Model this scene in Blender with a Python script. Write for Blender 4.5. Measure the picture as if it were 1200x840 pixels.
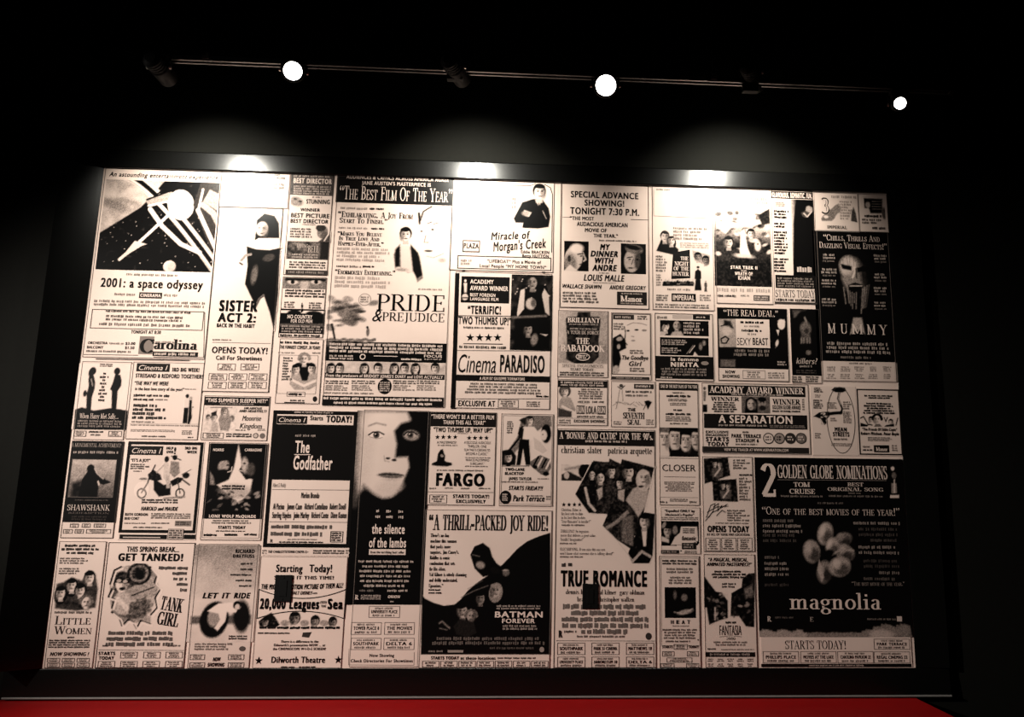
import bpy, math, random
import numpy as np
from mathutils import Matrix, Vector

random.seed(7)
RNG = np.random.default_rng(11)
for _o in list(bpy.data.objects):
    bpy.data.objects.remove(_o)
S = bpy.context.scene
COL = S.collection

# ------------------------------------------------------------------ camera
FPX = 1000.0                      # focal length in pixels of a 1200 x 840 frame
PPX, PPY = 600 + 80.61, 420 - 22.83
YAW, PITCH, ROLL = 0.0609, 0.1929, 0.0105
CAM = np.array([1.7935, -3.5, 1.60])
Z0 = 1.60 - 0.6181                # bottom of the mural
MW, MH = 3.3532, 1.9845           # its size
cy_, sy_, cp_, sp_ = math.cos(YAW), math.sin(YAW), math.cos(PITCH), math.sin(PITCH)
FW = np.array([sy_ * cp_, cy_ * cp_, sp_])
_r = np.array([cy_, -sy_, 0.0]); _u = np.cross(_r, FW)
RT = _r * math.cos(ROLL) + _u * math.sin(ROLL)
UP = -_r * math.sin(ROLL) + _u * math.cos(ROLL)
cd = bpy.data.cameras.new('camera')
cd.sensor_width = 36; cd.lens = 36 * FPX / 1200
cd.shift_x = -(PPX - 600) / 1200; cd.shift_y = (PPY - 420) / 1200
cd.clip_start = 0.05; cd.clip_end = 60
cam = bpy.data.objects.new('camera', cd); COL.objects.link(cam)
cam.matrix_world = Matrix(((RT[0], UP[0], -FW[0], CAM[0]), (RT[1], UP[1], -FW[1], CAM[1]), (RT[2], UP[2], -FW[2], CAM[2]), (0, 0, 0, 1)))
S.camera = cam

def at(px, py, y=0.0):
    """The point on the vertical plane y = const that the photograph shows at (px, py)."""
    d = FW * FPX + RT * (px - PPX) - UP * (py - PPY)
    t = (y - CAM[1]) / d[1]
    return CAM + d * t

def atz(px, py, z):
    d = FW * FPX + RT * (px - PPX) - UP * (py - PPY)
    return CAM + d * ((z - CAM[2]) / d[2])

# ------------------------------------------------------------------ exposure, world, lights
S.view_settings.view_transform = 'Standard'
S.view_settings.look = 'None'
S.view_settings.gamma = 1.0
S.view_settings.use_curve_mapping = False
S.view_settings.exposure = 0.0
w = bpy.data.worlds.new('world'); S.world = w; w.use_nodes = True
w.node_tree.nodes['Background'].inputs[0].default_value = (0, 0, 0, 1)
w.node_tree.nodes['Background'].inputs[1].default_value = 0.0

def spot(name, loc, target, power, angle, blend, size, color):
    l = bpy.data.lights.new(name, 'SPOT'); l.energy = power; l.spot_size = math.radians(angle); l.spot_blend = blend
    l.shadow_soft_size = size; l.color = color
    o = bpy.data.objects.new(name, l); COL.objects.link(o); o.location = loc
    o.rotation_euler = (Vector(target) - Vector(loc)).to_track_quat('-Z', 'Y').to_euler()
    return o

WARM = (1.0, 0.93, 0.85)
COOL = (1.0, 0.97, 0.86)
HEAD_Y = -0.484                    # lens plane of the heads that face the wall
WALL_LENS = [at(200, 95, HEAD_Y), at(543, 96, HEAD_Y), at(886, 103, HEAD_Y)]
for p in WALL_LENS:
    spot('wall_wash_lamp', p, (p[0] + .02, 0.0, p[2] - 0.38), 82.0, 102, 1.0, 0.022, COOL)
ROOM_Y = -0.61
ROOM_LENS = [at(343, 83, ROOM_Y), at(710, 100, ROOM_Y), at(1055, 121, ROOM_Y)]
ROOM_R = [0.033, 0.038, 0.022]
for p in ROOM_LENS:
    spot('room_lamp', p + np.array([0, -0.03, -0.012]), (p[0] + 0.1, -3.2, 0.2), 25.0, 75, 0.8, 0.03, COOL)
CEIL = 4.20
FILL_POS = np.array([-2.9, -2.2, 3.0])      # added fill light for the adverts, unseen, out of frame on the left
spot('added_fill_light', FILL_POS, (1.70, 0.0, 1.42), 1900.0, 41, 1.0, 0.06, WARM)

# ------------------------------------------------------------------ materials
def mat(name, color, rough=0.5, spec=0.5, emis=None, strength=0, metal=0.0, noise=0.0, nscale=40, bump=0.0):
    m = bpy.data.materials.new(name); m.use_nodes = True
    nt = m.node_tree; b = nt.nodes['Principled BSDF']
    b.inputs['Roughness'].default_value = rough
    b.inputs['Specular IOR Level'].default_value = spec
    b.inputs['Metallic'].default_value = metal
    b.inputs['Base Color'].default_value = (*color, 1)
    if emis:
        b.inputs['Emission Color'].default_value = (*emis, 1); b.inputs['Emission Strength'].default_value = strength
    if noise or bump:
        tc = nt.nodes.new('ShaderNodeTexCoord'); nz = nt.nodes.new('ShaderNodeTexNoise')
        nz.inputs['Scale'].default_value = nscale; nz.inputs['Detail'].default_value = 5
        nt.links.new(tc.outputs['Object'], nz.inputs['Vector'])
        if noise:
            mx = nt.nodes.new('ShaderNodeMix'); mx.data_type = 'RGBA'
            mx.inputs[6].default_value = (*[c * (1 - noise) for c in color], 1)
            mx.inputs[7].default_value = (*[min(1, c * (1 + noise)) for c in color], 1)
            nt.links.new(nz.outputs['Fac'], mx.inputs[0]); nt.links.new(mx.outputs[2], b.inputs['Base Color'])
        if bump:
            bp = nt.nodes.new('ShaderNodeBump'); bp.inputs['Strength'].default_value = bump; bp.inputs['Distance'].default_value = 0.002
            nt.links.new(nz.outputs['Fac'], bp.inputs['Height']); nt.links.new(bp.outputs['Normal'], b.inputs['Normal'])
    return m

PAPER = (0.64, 0.50, 0.437); INK = (0.0025, 0.0022, 0.0022)
def print_material():
    m = bpy.data.materials.new('newsprint'); m.use_nodes = True
    nt = m.node_tree; b = nt.nodes['Principled BSDF']
    b.inputs['Roughness'].default_value = 0.24; b.inputs['Specular IOR Level'].default_value = 0.35
    a = nt.nodes.new('ShaderNodeAttribute'); a.attribute_name = 'tone'
    tc = nt.nodes.new('ShaderNodeTexCoord'); nz = nt.nodes.new('ShaderNodeTexNoise')
    nz.inputs['Scale'].default_value = 7; nz.inputs['Detail'].default_value = 6
    nt.links.new(tc.outputs['Object'], nz.inputs['Vector'])
    pp = nt.nodes.new('ShaderNodeMix'); pp.data_type = 'RGBA'
    pp.inputs[6].default_value = (PAPER[0] * .93, PAPER[1] * .91, PAPER[2] * .90, 1); pp.inputs[7].default_value = (PAPER[0] * 1.06, PAPER[1] * 1.07, PAPER[2] * 1.07, 1)
    nt.links.new(nz.outputs['Fac'], pp.inputs[0])
    mx = nt.nodes.new('ShaderNodeMix'); mx.data_type = 'RGBA'
    mx.inputs[6].default_value = (*INK, 1)
    nt.links.new(pp.outputs[2], mx.inputs[7]); nt.links.new(a.outputs['Fac'], mx.inputs[0])
    nt.links.new(mx.outputs[2], b.inputs['Base Color'])
    return m
M_PRINT = print_material()
M_WALL = mat('black_paint', (0.0050, 0.0049, 0.0040), 0.75, 0.04, noise=0.25, nscale=60, bump=0.08)
M_CEIL = mat('black_ceiling_paint', (0.012, 0.012, 0.012), 0.8, 0.15, noise=0.2, nscale=30)
M_FLOOR = mat('dark_carpet', (0.02, 0.012, 0.012), 0.95, 0.1, noise=0.4, nscale=300)
M_FRAME = mat('black_satin_lacquer', (0.0025, 0.0025, 0.0023), 0.22, 0.38, noise=0.3, nscale=90, bump=0.04)
M_BEAD = mat('dull_metal_bead', (0.22, 0.21, 0.2), 0.4, 0.5, metal=0.3, noise=0.1)
M_TRACK = mat('track_black_metal', (0.03, 0.03, 0.03), 0.30, 0.5, metal=0.3, noise=0.1)
M_HEAD = mat('lamp_black_metal', (0.003, 0.003, 0.003), 0.6, 0.1, noise=0.1)
M_PLATE = mat('black_plastic', (0.001, 0.001, 0.001), 0.7, 0.1, noise=0.1)
M_RED = mat('red_vinyl', (0.24, 0.0015, 0.002), 0.55, 0.12, noise=0.12, nscale=14, bump=0.06)
M_LENS = mat('lit_lamp_lens', (1, 1, 1), 0.4, 0.5, emis=(1.0, 0.97, 0.88), strength=14)
M_STEEL = mat('screw_metal', (0.45, 0.44, 0.42), 0.3, 0.5, metal=1.0)

# ------------------------------------------------------------------ mesh helpers
def link(name, me, material, parent=None):
    o = bpy.data.objects.new(name, me); COL.objects.link(o)
    if material: me.materials.append(material)
    if parent: o.parent = parent
    return o

def tag(o, label=None, cat=None, group=None, kind=None):
    for k, v in (('label', label), ('category', cat), ('group', group), ('kind', kind)):
        if v: o[k] = v
    return o

class MB:
    """Collects boxes, tubes and lathes and links them as one mesh."""
    def __init__(s): s.v = []; s.f = []
    def add(s, v, f):
        n = len(s.v); s.v += [tuple(p) for p in v]; s.f += [tuple(i + n for i in q) for q in f]; return s
    def box(s, lo, hi):
        x0, y0, z0 = lo; x1, y1, z1 = hi
        return s.add([(x0, y0, z0), (x1, y0, z0), (x1, y1, z0), (x0, y1, z0), (x0, y0, z1), (x1, y0, z1), (x1, y1, z1), (x0, y1, z1)],
                     [(0, 3, 2, 1), (4, 5, 6, 7), (0, 1, 5, 4), (1, 2, 6, 5), (2, 3, 7, 6), (3, 0, 4, 7)])
    def extrude(s, prof, p0, p1, ax, ay):
        """profile (a, b) in axes ax, ay swept from p0 to p1 (each profile point may be given per end)"""
        n = len(prof); v = []
        for p in (p0, p1):
            for a, b in prof: v.append(np.array(p) + np.array(ax) * a + np.array(ay) * b)
        f = [(i, (i + 1) % n, n + (i + 1) % n, n + i) for i in range(n)] + [tuple(range(n))[::-1], tuple(range(n, 2 * n))]
        return s.add(v, f)
    def lathe(s, prof, base, axis, n=28):
        """profile of (distance along axis, radius)"""
        a = Vector(axis).normalized(); q = a.orthogonal().normalized(); r = a.cross(q); v = []; f = []
        for d, rad in prof:
            for i in range(n):
                t = 2 * math.pi * i / n
                v.append(Vector(base) + a * d + (q * math.cos(t) + r * math.sin(t)) * rad)
        for k in range(len(prof) - 1):
            for i in range(n):
                j = (i + 1) % n
                f.append((k * n + i, k * n + j, (k + 1) * n + j, (k + 1) * n + i))
        f.append(tuple(range(n))[::-1]); f.append(tuple(range((len(prof) - 1) * n, len(prof) * n)))
        return s.add(v, f)
    def tube(s, p0, p1, r, n=14):
        d = Vector(p1) - Vector(p0)
        return s.lathe([(0, r), (d.length, r)], p0, d, n)
    def build(s, name, material, parent=None, bevel=0.0, smooth=False):
        me = bpy.data.meshes.new(name); me.from_pydata([tuple(map(float, p)) for p in s.v], [], s.f); me.update()
        o = link(name, me, material, parent)
        if smooth:
            for p in me.polygons: p.use_smooth = len(p.vertices) == 4
        if bevel:
            b = o.modifiers.new('bevel', 'BEVEL'); b.width = bevel; b.segments = 2; b.limit_method = 'ANGLE'
        return o
    def built_local(s, name, material, parent, origin, **k):
        s.v = [tuple(np.array(p, float) - np.array(origin, float)) for p in s.v]
        return s.build(name, material, parent, **k)

# ------------------------------------------------------------------ lettering: sans from the built-in font, roman from pen strokes
CHARS = "ABCDEFGHIJKLMNOPQRSTUVWXYZabcdefghijklmnopqrstuvwxyz0123456789.,:;!?&'\"-$()*/\u2018\u2019\u201c\u201d\u2022"
WEIGHT = {'S': 0.0, 'B': 0.044, 'K': 0.082}     # half width added to every stroke
GLYPH = {}
def load_sans():
    made = []; info = []
    for wk, off in WEIGHT.items():
        for c in CHARS:
            cu = bpy.data.curves.new('g', 'FONT'); cu.body = c; cu.resolution_u = 3; cu.fill_mode = 'FRONT'
            o = bpy.data.objects.new('g', cu); COL.objects.link(o); made.append(o); info.append((wk, c))
        for c in CHARS + ' ':
            cu = bpy.data.curves.new('g', 'FONT'); cu.body = 'H' + c + 'H'; cu.resolution_u = 1
            o = bpy.data.objects.new('g', cu); COL.objects.link(o); made.append(o); info.append((wk, 'adv' + c))
    cu = bpy.data.curves.new('g', 'FONT'); cu.body = 'HH'; o = bpy.data.objects.new('g', cu); COL.objects.link(o); made.append(o); info.append(('', 'HH'))
    cu = bpy.data.curves.new('g', 'FONT'); cu.body = 'H'; o = bpy.data.objects.new('g', cu); COL.objects.link(o); made.append(o); info.append(('', 'H'))
    bpy.context.view_layer.update()
    dg = bpy.context.evaluated_depsgraph_get()
    raw = {}
    for o, k in zip(made, info):
        e = o.evaluated_get(dg); me = e.to_mesh()
        v = np.array([(p.co.x, p.co.y) for p in me.vertices]) if len(me.vertices) else np.zeros((0, 2))
        f = [tuple(p.vertices) for p in me.polygons]
        raw[k] = (v, f); e.to_mesh_clear()
    cap = raw[('', 'H')][0][:, 1].max(); hh = np.ptp(raw[('', 'HH')][0][:, 0])
    for wk, off in WEIGHT.items():
        for c in CHARS + ' ':
            adv = (np.ptp(raw[(wk, 'adv' + c)][0][:, 0]) - hh) / cap + off * 1.2
            v, f = raw[(wk, c)] if c != ' ' else (np.zeros((0, 2)), [])
            v = v / cap
            if off and len(v):                            # bolder: the glyph laid four times over itself, a little apart
                n = len(v); dx, dy = off, off * .45
                v = np.concatenate([np.c_[v * (1, 1 - 2 * dy) + (sx * dx, dy + sy * dy), np.full(n, .2 * k)] for k, (sx, sy) in enumerate(((-1, -1), (-1, 1), (1, -1), (1, 1)))])
                f = [tuple(i + n * k for i in t) for k in range(4) for t in f]
            elif len(v): v = np.c_[v, np.zeros(len(v))]
            GLYPH[(wk, c)] = (v, f, adv + off * .9)
    for o in made:
        d = o.data; bpy.data.objects.remove(o); bpy.data.curves.remove(d)
load_sans()

# roman capitals and small letters written as pen strokes: thick uprights, thin hairlines, flat serifs
XH = 0.62
def _arc(cx, cy, rx, ry, a0, a1, n=14):
    return [(cx + rx * math.cos(math.radians(a0 + (a1 - a0) * i / n)), cy + ry * math.sin(math.radians(a0 + (a1 - a0) * i / n))) for i in range(n + 1)]
def roman(W, T):
    H = W / 2
    def st(x, y0, y1, s='be'):            # upright stem with serifs at its base and end
        r = [('L', (x, y0), (x, y1), W)]
        if 'b' in s: r.append(('F', x, y0, 1))
        if 'e' in s: r.append(('F', x, y1, -1))
        if 'l' in s: r.append(('FL', x, y1, -1))
        return r
    def ln(x0, y0, x1, y1, w): return [('L', (x0, y0), (x1, y1), w)]
    def pa(p): return [('P', p)]
    X = XH
    bowlR = lambda x, y0, y1, r: [('L', (x, y1 - T / 2), (x + r * .4, y1 - T / 2), T), ('L', (x, y0 + T / 2), (x + r * .4, y0 + T / 2), T), ('P', _arc(x + r * .4, (y0 + y1) / 2, r * .6, (y1 - y0) / 2 - T / 2, 90, -90))]
    tick = lambda x, y, d: [('L', (x, y), (x, y + d), T * 1.3)]
    sh = lambda x: pa([(x, X * .72), (x + .06, X * .9), (x + .14, X - T)] + _arc(x + .17, X - .13, .12, .13 - T / 2, 90, 0)) + st(x + .29, 0, X - .13, 'b')
    D = {
        'A': (.80, ln(.09, 0, .39, 1, T) + ln(.39, 1, .69, 0, W) + ln(.2, .34, .58, .34, T) + [('F', .09, 0, 1), ('F', .69, 0, 1)]),
        'B': (.70, st(.18, 0, 1) + bowlR(.18, .5, 1, .36) + bowlR(.18, 0, .52, .42)),
        'C': (.78, pa(_arc(.43, .5, .33, .5 - T / 2, 45, 318, 20)) + tick(.68, .66, .32)),
        'D': (.82, st(.18, 0, 1) + bowlR(.18, 0, 1, .52)),
        'E': (.68, st(.18, 0, 1) + ln(.18, 1 - T / 2, .58, 1 - T / 2, T) + ln(.18, .52, .46, .52, T) + ln(.18, T / 2, .6, T / 2, T) + tick(.58, .78, .22) + tick(.6, 0, .25) + tick(.46, .43, .18)),
        'F': (.64, st(.18, 0, 1) + ln(.18, 1 - T / 2, .57, 1 - T / 2, T) + ln(.18, .52, .45, .52, T) + tick(.57, .76, .24) + tick(.45, .43, .18)),
        'G': (.84, pa(_arc(.43, .5, .33, .5 - T / 2, 45, 318, 20)) + tick(.68, .66, .32) + st(.68, .02, .4, 'e')),
        'H': (.88, st(.18, 0, 1) + st(.70, 0, 1) + ln(.18, .52, .7, .52, T)),
        'I': (.36, st(.18, 0, 1)),
        'J': (.46, st(.28, .0, 1, 'e') + pa(_arc(.14, .02, .14, .2, 0, -120, 8))),
        'K': (.80, st(.18, 0, 1) + ln(.2, .4, .62, 1, T) + ln(.34, .58, .68, 0, W) + [('F', .62, 1, -1), ('F', .68, 0, 1)]),
        'L': (.66, st(.18, 0, 1) + ln(.18, T / 2, .6, T / 2, T) + tick(.6, 0, .3)),
        'M': (1.0, st(.16, 0, 1, 'b') + ln(.16, 1, .5, .05, W) + ln(.5, .05, .84, 1, T) + st(.84, 0, 1, 'be') + [('FL', .18, 1, -1)]),
        'N': (.86, ln(.16, 0, .16, 1, T) + ln(.16, 1, .70, 0, W) + ln(.7, 0, .7, 1, T) + [('F', .16, 0, 1), ('F', .7, 1, -1), ('FL', .18, 1, -1)]),
        'O': (.86, pa(_arc(.43, .5, .34, .5 - T / 2, 0, 360, 28))),
        'P': (.66, st(.18, 0, 1) + bowlR(.18, .46, 1, .42)),
        'Q': (.86, pa(_arc(.43, .5, .34, .5 - T / 2, 0, 360, 28)) + ln(.42, .1, .74, -.2, W)),
        'R': (.78, st(.18, 0, 1) + bowlR(.18, .48, 1, .40) + ln(.38, .48, .70, 0, W) + [('F', .70, 0, 1)]),
        'S': (.62, pa(_arc(.31, .745, .21, .255 - T / 2, 40, 200, 10) + [(.16, .6), (.46, .42)] + _arc(.31, .26, .23, .26 - T / 2, 20, -150, 12)) + tick(.5, .7, .3) + tick(.1, 0, .3)),
        'T': (.74, st(.37, 0, 1, 'b') + ln(.06, 1 - T / 2, .68, 1 - T / 2, T) + tick(.07, .74, .26) + tick(.67, .74, .26)),
        'U': (.84, st(.18, .25, 1, 'e') + ln(.68, .25, .68, 1, T) + [('F', .68, 1, -1)] + pa(_arc(.43, .27, .25, .27 - T / 2, 180, 360, 14))),
        'V': (.78, ln(.1, 1, .39, 0, W) + ln(.39, 0, .68, 1, T) + [('F', .1, 1, -1), ('F', .68, 1, -1)]),
        'W': (1.12, ln(.1, 1, .34, 0, W) + ln(.34, 0, .56, 1, T) + ln(.56, 1, .80, 0, W) + ln(.80, 0, 1.02, 1, T) + [('F', .1, 1, -1), ('F', .56, 1, -1), ('F', 1.02, 1, -1)]),
        'X': (.78, ln(.12, 1, .66, 0, W) + ln(.12, 0, .66, 1, T) + [('F', .12, 1, -1), ('F', .66, 1, -1), ('F', .12, 0, 1), ('F', .66, 0, 1)]),
        'Y': (.76, ln(.1, 1, .38, .45, W) + ln(.38, .45, .66, 1, T) + st(.38, 0, .46, 'b') + [('F', .1, 1, -1), ('F', .66, 1, -1)]),
        'Z': (.68, ln(.1, T / 2, .58, T / 2, T) + ln(.12, 1 - T / 2, .58, 1 - T / 2, T) + ln(.57, .98, .12, .02, W) + tick(.12, .76, .24) + tick(.58, 0, .26)),
        'a': (.52, st(.38, 0, X - .12, 'b') + pa(_arc(.25, X - .15, .13, .15 - T / 2, 0, 170, 10)) + pa(_arc(.24, .18, .14, .18 - T / 2, 90, 300, 12)) + ln(.24, .36 - T / 2, .38, .36, T)),
        'b': (.60, st(.14, 0, 1, 'l') + pa(_arc(.30, X / 2, .2, X / 2 - T / 2, 140, -140, 16))),
        'c': (.50, pa(_arc(.28, X / 2, .2, X / 2 - T / 2, 50, 310, 16))),
        'd': (.62, st(.46, 0, 1, 'bl') + pa(_arc(.29, X / 2, .2, X / 2 - T / 2, 40, 320, 16))),
        'e': (.52, pa(_arc(.28, X / 2, .2, X / 2 - T / 2, 0, 310, 18)) + ln(.1, X / 2 + .02, .48, X / 2 + .02, T)),
        'f': (.36, st(.16, 0, .8, 'b') + pa(_arc(.29, .82, .13, .17, 180, 50, 8)) + ln(.04, X - T / 2, .32, X - T / 2, T)),
        'g': (.56, pa(_arc(.26, X - .19, .16, .19 - T / 2, 0, 360, 18)) + pa([(.16, .2), (.14, .1), (.3, .06)] + _arc(.28, -.12, .19, .16, 60, -270, 18)) + ln(.38, X - .06, .52, X - .02, T * 1.6)),
        'h': (.62, st(.14, 0, 1, 'bl') + sh(.14)),
        'i': (.32, st(.15, 0, X, 'bl') + ln(.15, .79, .15, .92, W * .95)),
        'j': (.32, st(.17, -.1, X, 'l') + pa(_arc(.06, -.1, .11, .14, 0, -120, 8)) + ln(.17, .79, .17, .92, W)),
        'k': (.60, st(.14, 0, 1, 'bl') + ln(.16, .25, .44, X, T) + ln(.24, .36, .5, 0, W) + [('F', .5, 0, 1), ('F', .44, X, -1)]),
        'l': (.32, st(.15, 0, 1, 'bl')),
        'm': (.92, st(.14, 0, X, 'bl') + sh(.14) + sh(.43 + .02)),
        'n': (.62, st(.14, 0, X, 'bl') + sh(.14)),
        'o': (.56, pa(_arc(.28, X / 2, .2, X / 2 - T / 2, 0, 360, 24))),
        'p': (.60, st(.14, -.3, X, 'bl') + pa(_arc(.30, X / 2, .2, X / 2 - T / 2, 140, -140, 16))),
        'q': (.60, st(.46, -.3, X, 'b') + pa(_arc(.29, X / 2, .2, X / 2 - T / 2, 40, 320, 16))),
        'r': (.44, st(.14, 0, X, 'bl') + pa([(.14, X * .72), (.22, X * .92), (.34, X - T), (.38, X - .1)])),
        's': (.44, pa(_arc(.22, X * .745, .14, X * .255 - T / 2, 40, 200, 8) + [(.12, X * .58), (.31, X * .44)] + _arc(.22, X * .26, .15, X * .26 - T / 2, 20, -150, 10))),
        't': (.38, st(.16, .1, .82, '') + pa(_arc(.27, .11, .11, .11 - T / 2, 180, 330, 8)) + ln(.04, X - T / 2, .32, X - T / 2, T)),
        'u': (.62, st(.14, .14, X, 'l') + pa(_arc(.29, .15, .15, .15 - T / 2, 180, 350, 8)) + st(.46, 0, X, 'bl')),
        'v': (.56, ln(.08, X, .28, 0, W) + ln(.28, 0, .48, X, T) + [('F', .08, X, -1), ('F', .48, X, -1)]),
        'w': (.80, ln(.08, X, .24, 0, W) + ln(.24, 0, .4, X, T) + ln(.4, X, .56, 0, W) + ln(.56, 0, .72, X, T) + [('F', .08, X, -1), ('F', .72, X, -1)]),
        'x': (.58, ln(.1, X, .48, 0, W) + ln(.1, 0, .48, X, T) + [('F', .1, X, -1), ('F', .48, X, -1), ('F', .1, 0, 1), ('F', .48, 0, 1)]),
        'y': (.56, ln(.08, X, .28, 0, W) + ln(.48, X, .16, -.3, T) + [('F', .08, X, -1), ('F', .48, X, -1)]),
        'z': (.50, ln(.08, X - T / 2, .42, X - T / 2, T) + ln(.08, T / 2, .44, T / 2, T) + ln(.41, X, .09, 0, W)),
        '2': (.62, pa(_arc(.3, .72, .21, .28 - T / 2, 165, -25, 14) + [(.1, .04)]) + ln(.08, T * .8, .54, T * .8, T * 1.6) + tick(.54, 0, .22)),
        '9': (.60, pa(_arc(.3, .68, .21, .32 - T / 2, 0, 360, 18)) + pa([(.51, .68), (.48, .3), (.2, T / 2)])),
        '0': (.60, pa(_arc(.3, .5, .21, .5 - T / 2, 0, 360, 22))),
        '3': (.58, pa(_arc(.28, .75, .18, .25 - T / 2, 150, -90, 12) + _arc(.28, .27, .21, .27 - T / 2, 90, -150, 14))),
    }
    out = {}
    for c, (adv, strokes) in D.items():
        v = []; f = []
        def quad(p): n = len(v); v.extend(p); f.append((n, n + 1, n + 2, n + 3))
        lay = 0
        for s in strokes:
            n0 = len(v)
            if s[0] == 'L':
                (x0, y0), (x1, y1), wd = s[1], s[2], s[3]
                if abs(y1 - y0) < 1e-6: quad([(x0, y0 - wd / 2), (x1, y0 - wd / 2), (x1, y0 + wd / 2), (x0, y0 + wd / 2)])
                else:                                     # horizontal shear keeps diagonals flat on the baseline
                    k = wd / 2 * math.hypot(x1 - x0, y1 - y0) / abs(y1 - y0)
                    quad([(x0 - k, y0), (x0 + k, y0), (x1 + k, y1), (x1 - k, y1)])
            elif s[0] == 'P':
                P = np.array(s[1]); d = np.gradient(P, axis=0); d /= np.linalg.norm(d, axis=1)[:, None] + 1e-9
                nn = np.stack([-d[:, 1], d[:, 0]], 1); h = np.sqrt((H * nn[:, 0]) ** 2 + (T / 2 * nn[:, 1]) ** 2)[:, None]
                a = P + nn * h; b = P - nn * h
                for i in range(len(P) - 1): quad([tuple(a[i]), tuple(a[i + 1]), tuple(b[i + 1]), tuple(b[i])])
            elif s[0] == 'F':
                x, y, g = s[1:]; wv = H + .085
                quad([(x - wv, y), (x + wv, y), (x + wv, y + g * T), (x - wv, y + g * T)])
            else:
                x, y, g = s[1:]
                quad([(x - H - .09, y), (x, y), (x, y + g * T * 1.2), (x - H - .09, y + g * T * 1.2)])
            v[n0:] = [(*p, .12 * lay) for p in v[n0:]]; lay += 1
        out[c] = (np.array(v), f, adv + .02)
    return out
for wk, (W_, T_) in {'R': (.125, .045), 'V': (.205, .065)}.items():
    g = roman(W_, T_); base = 'S' if wk == 'R' else 'B'
    for c in CHARS + ' ':
        GLYPH[(wk, c)] = g.get(c, GLYPH[(base, c)])

def layout(text, style):
    wk = style[0]; shear = 0.24 if 'i' in style else 0.0; sc = 'c' in style; x = 0.0; V = []; F = []; n = 0
    start = True
    for ch in text:
        k = 1.0
        if sc and ch.isalpha():
            if not ch.isupper(): k = 0.76
            ch = ch.upper()
        v, f, a = GLYPH.get((wk, ch), GLYPH[(wk, ' ')])
        if len(v):
            q = v * (k, k, 1); q = np.stack([q[:, 0] + x + q[:, 1] * shear, q[:, 1], q[:, 2]], 1)
            V.append(q); F += [tuple(i + n for i in t) for t in f]; n += len(q)
        x += a * k
    return (np.concatenate(V) if V else np.zeros((0, 3))), F

# ------------------------------------------------------------------ printed sheets
PANEL_Y = -0.012                 # front of the backing panels
SHEET_Y = PANEL_Y - 0.0016       # front of the advert sheets split off the printed mural
EPS = 0.00022
PXM = 0.00352                    # metres on the wall per pixel of the photograph (about)
GROUP = 'newspaper cinema adverts printed edge to edge in the mural'  # one printed mural, its adverts divided into separate sheets

def uv(px, py):
    p = at(px, py, SHEET_Y); return p[0], p[2]

def rect_uv(x0, y0, x1, y1):
    ym = (y0 + y1) / 2; xm = (x0 + x1) / 2
    return uv(x0, ym)[0], uv(xm, y1)[1], uv(x1, ym)[0], uv(xm, y0)[1]      # u0, v0 (low), u1, v1 (high)

def write_tone(me, tones):
    a = me.attributes.new('tone', 'FLOAT', 'POINT'); a.data.foreach_set('value', np.asarray(tones, np.float32) ** 1.4)

class Flat:
    """One printed part: flat polygons with a tone each, a hair above the sheet."""
    def __init__(s, layer): s.v = []; s.f = []; s.t = []; s.layer = layer; s.k = 0
    def poly(s, pts, tone, dl=0.0):
        n = len(s.v); y = SHEET_Y - (s.layer + dl) * EPS
        for u, v in pts: s.v.append((u, y, v)); s.t.append(tone)
        s.f.append(tuple(range(n, n + len(pts))))
    def mesh(s, pts, faces, tone, dl=0.0):
        n = len(s.v); y = SHEET_Y - (s.layer + dl) * EPS
        for u, v, z in pts: s.v.append((float(u), y - float(z) * EPS, float(v)))
        s.t += [tone] * len(pts); s.f += [tuple(i + n for i in q) for q in faces]

def words_row(fl, u0, u1, vc, h, tone, seed_gap=True, dl=0.0, bold=0.62):
    """A row of print too small to read: letter-like ticks grouped in words."""
    u = u0; lw = h * (0.40 if h > 5 * PXM else 0.62)
    while u < u1 - lw:
        n = random.randint(2, 8)
        for _ in range(n):
            if u > u1 - lw: break
            a = h * random.choice((.34, .34, .5, .5, .42)); b = h * random.choice((.36, .36, .36, .5))
            ww = lw * random.uniform(.5, .9) * bold / .62
            fl.poly([(u, vc - b), (u + ww, vc - b), (u + ww, vc + a), (u, vc + a)], tone, dl)
            u += lw
        u += lw * 0.8

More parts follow.
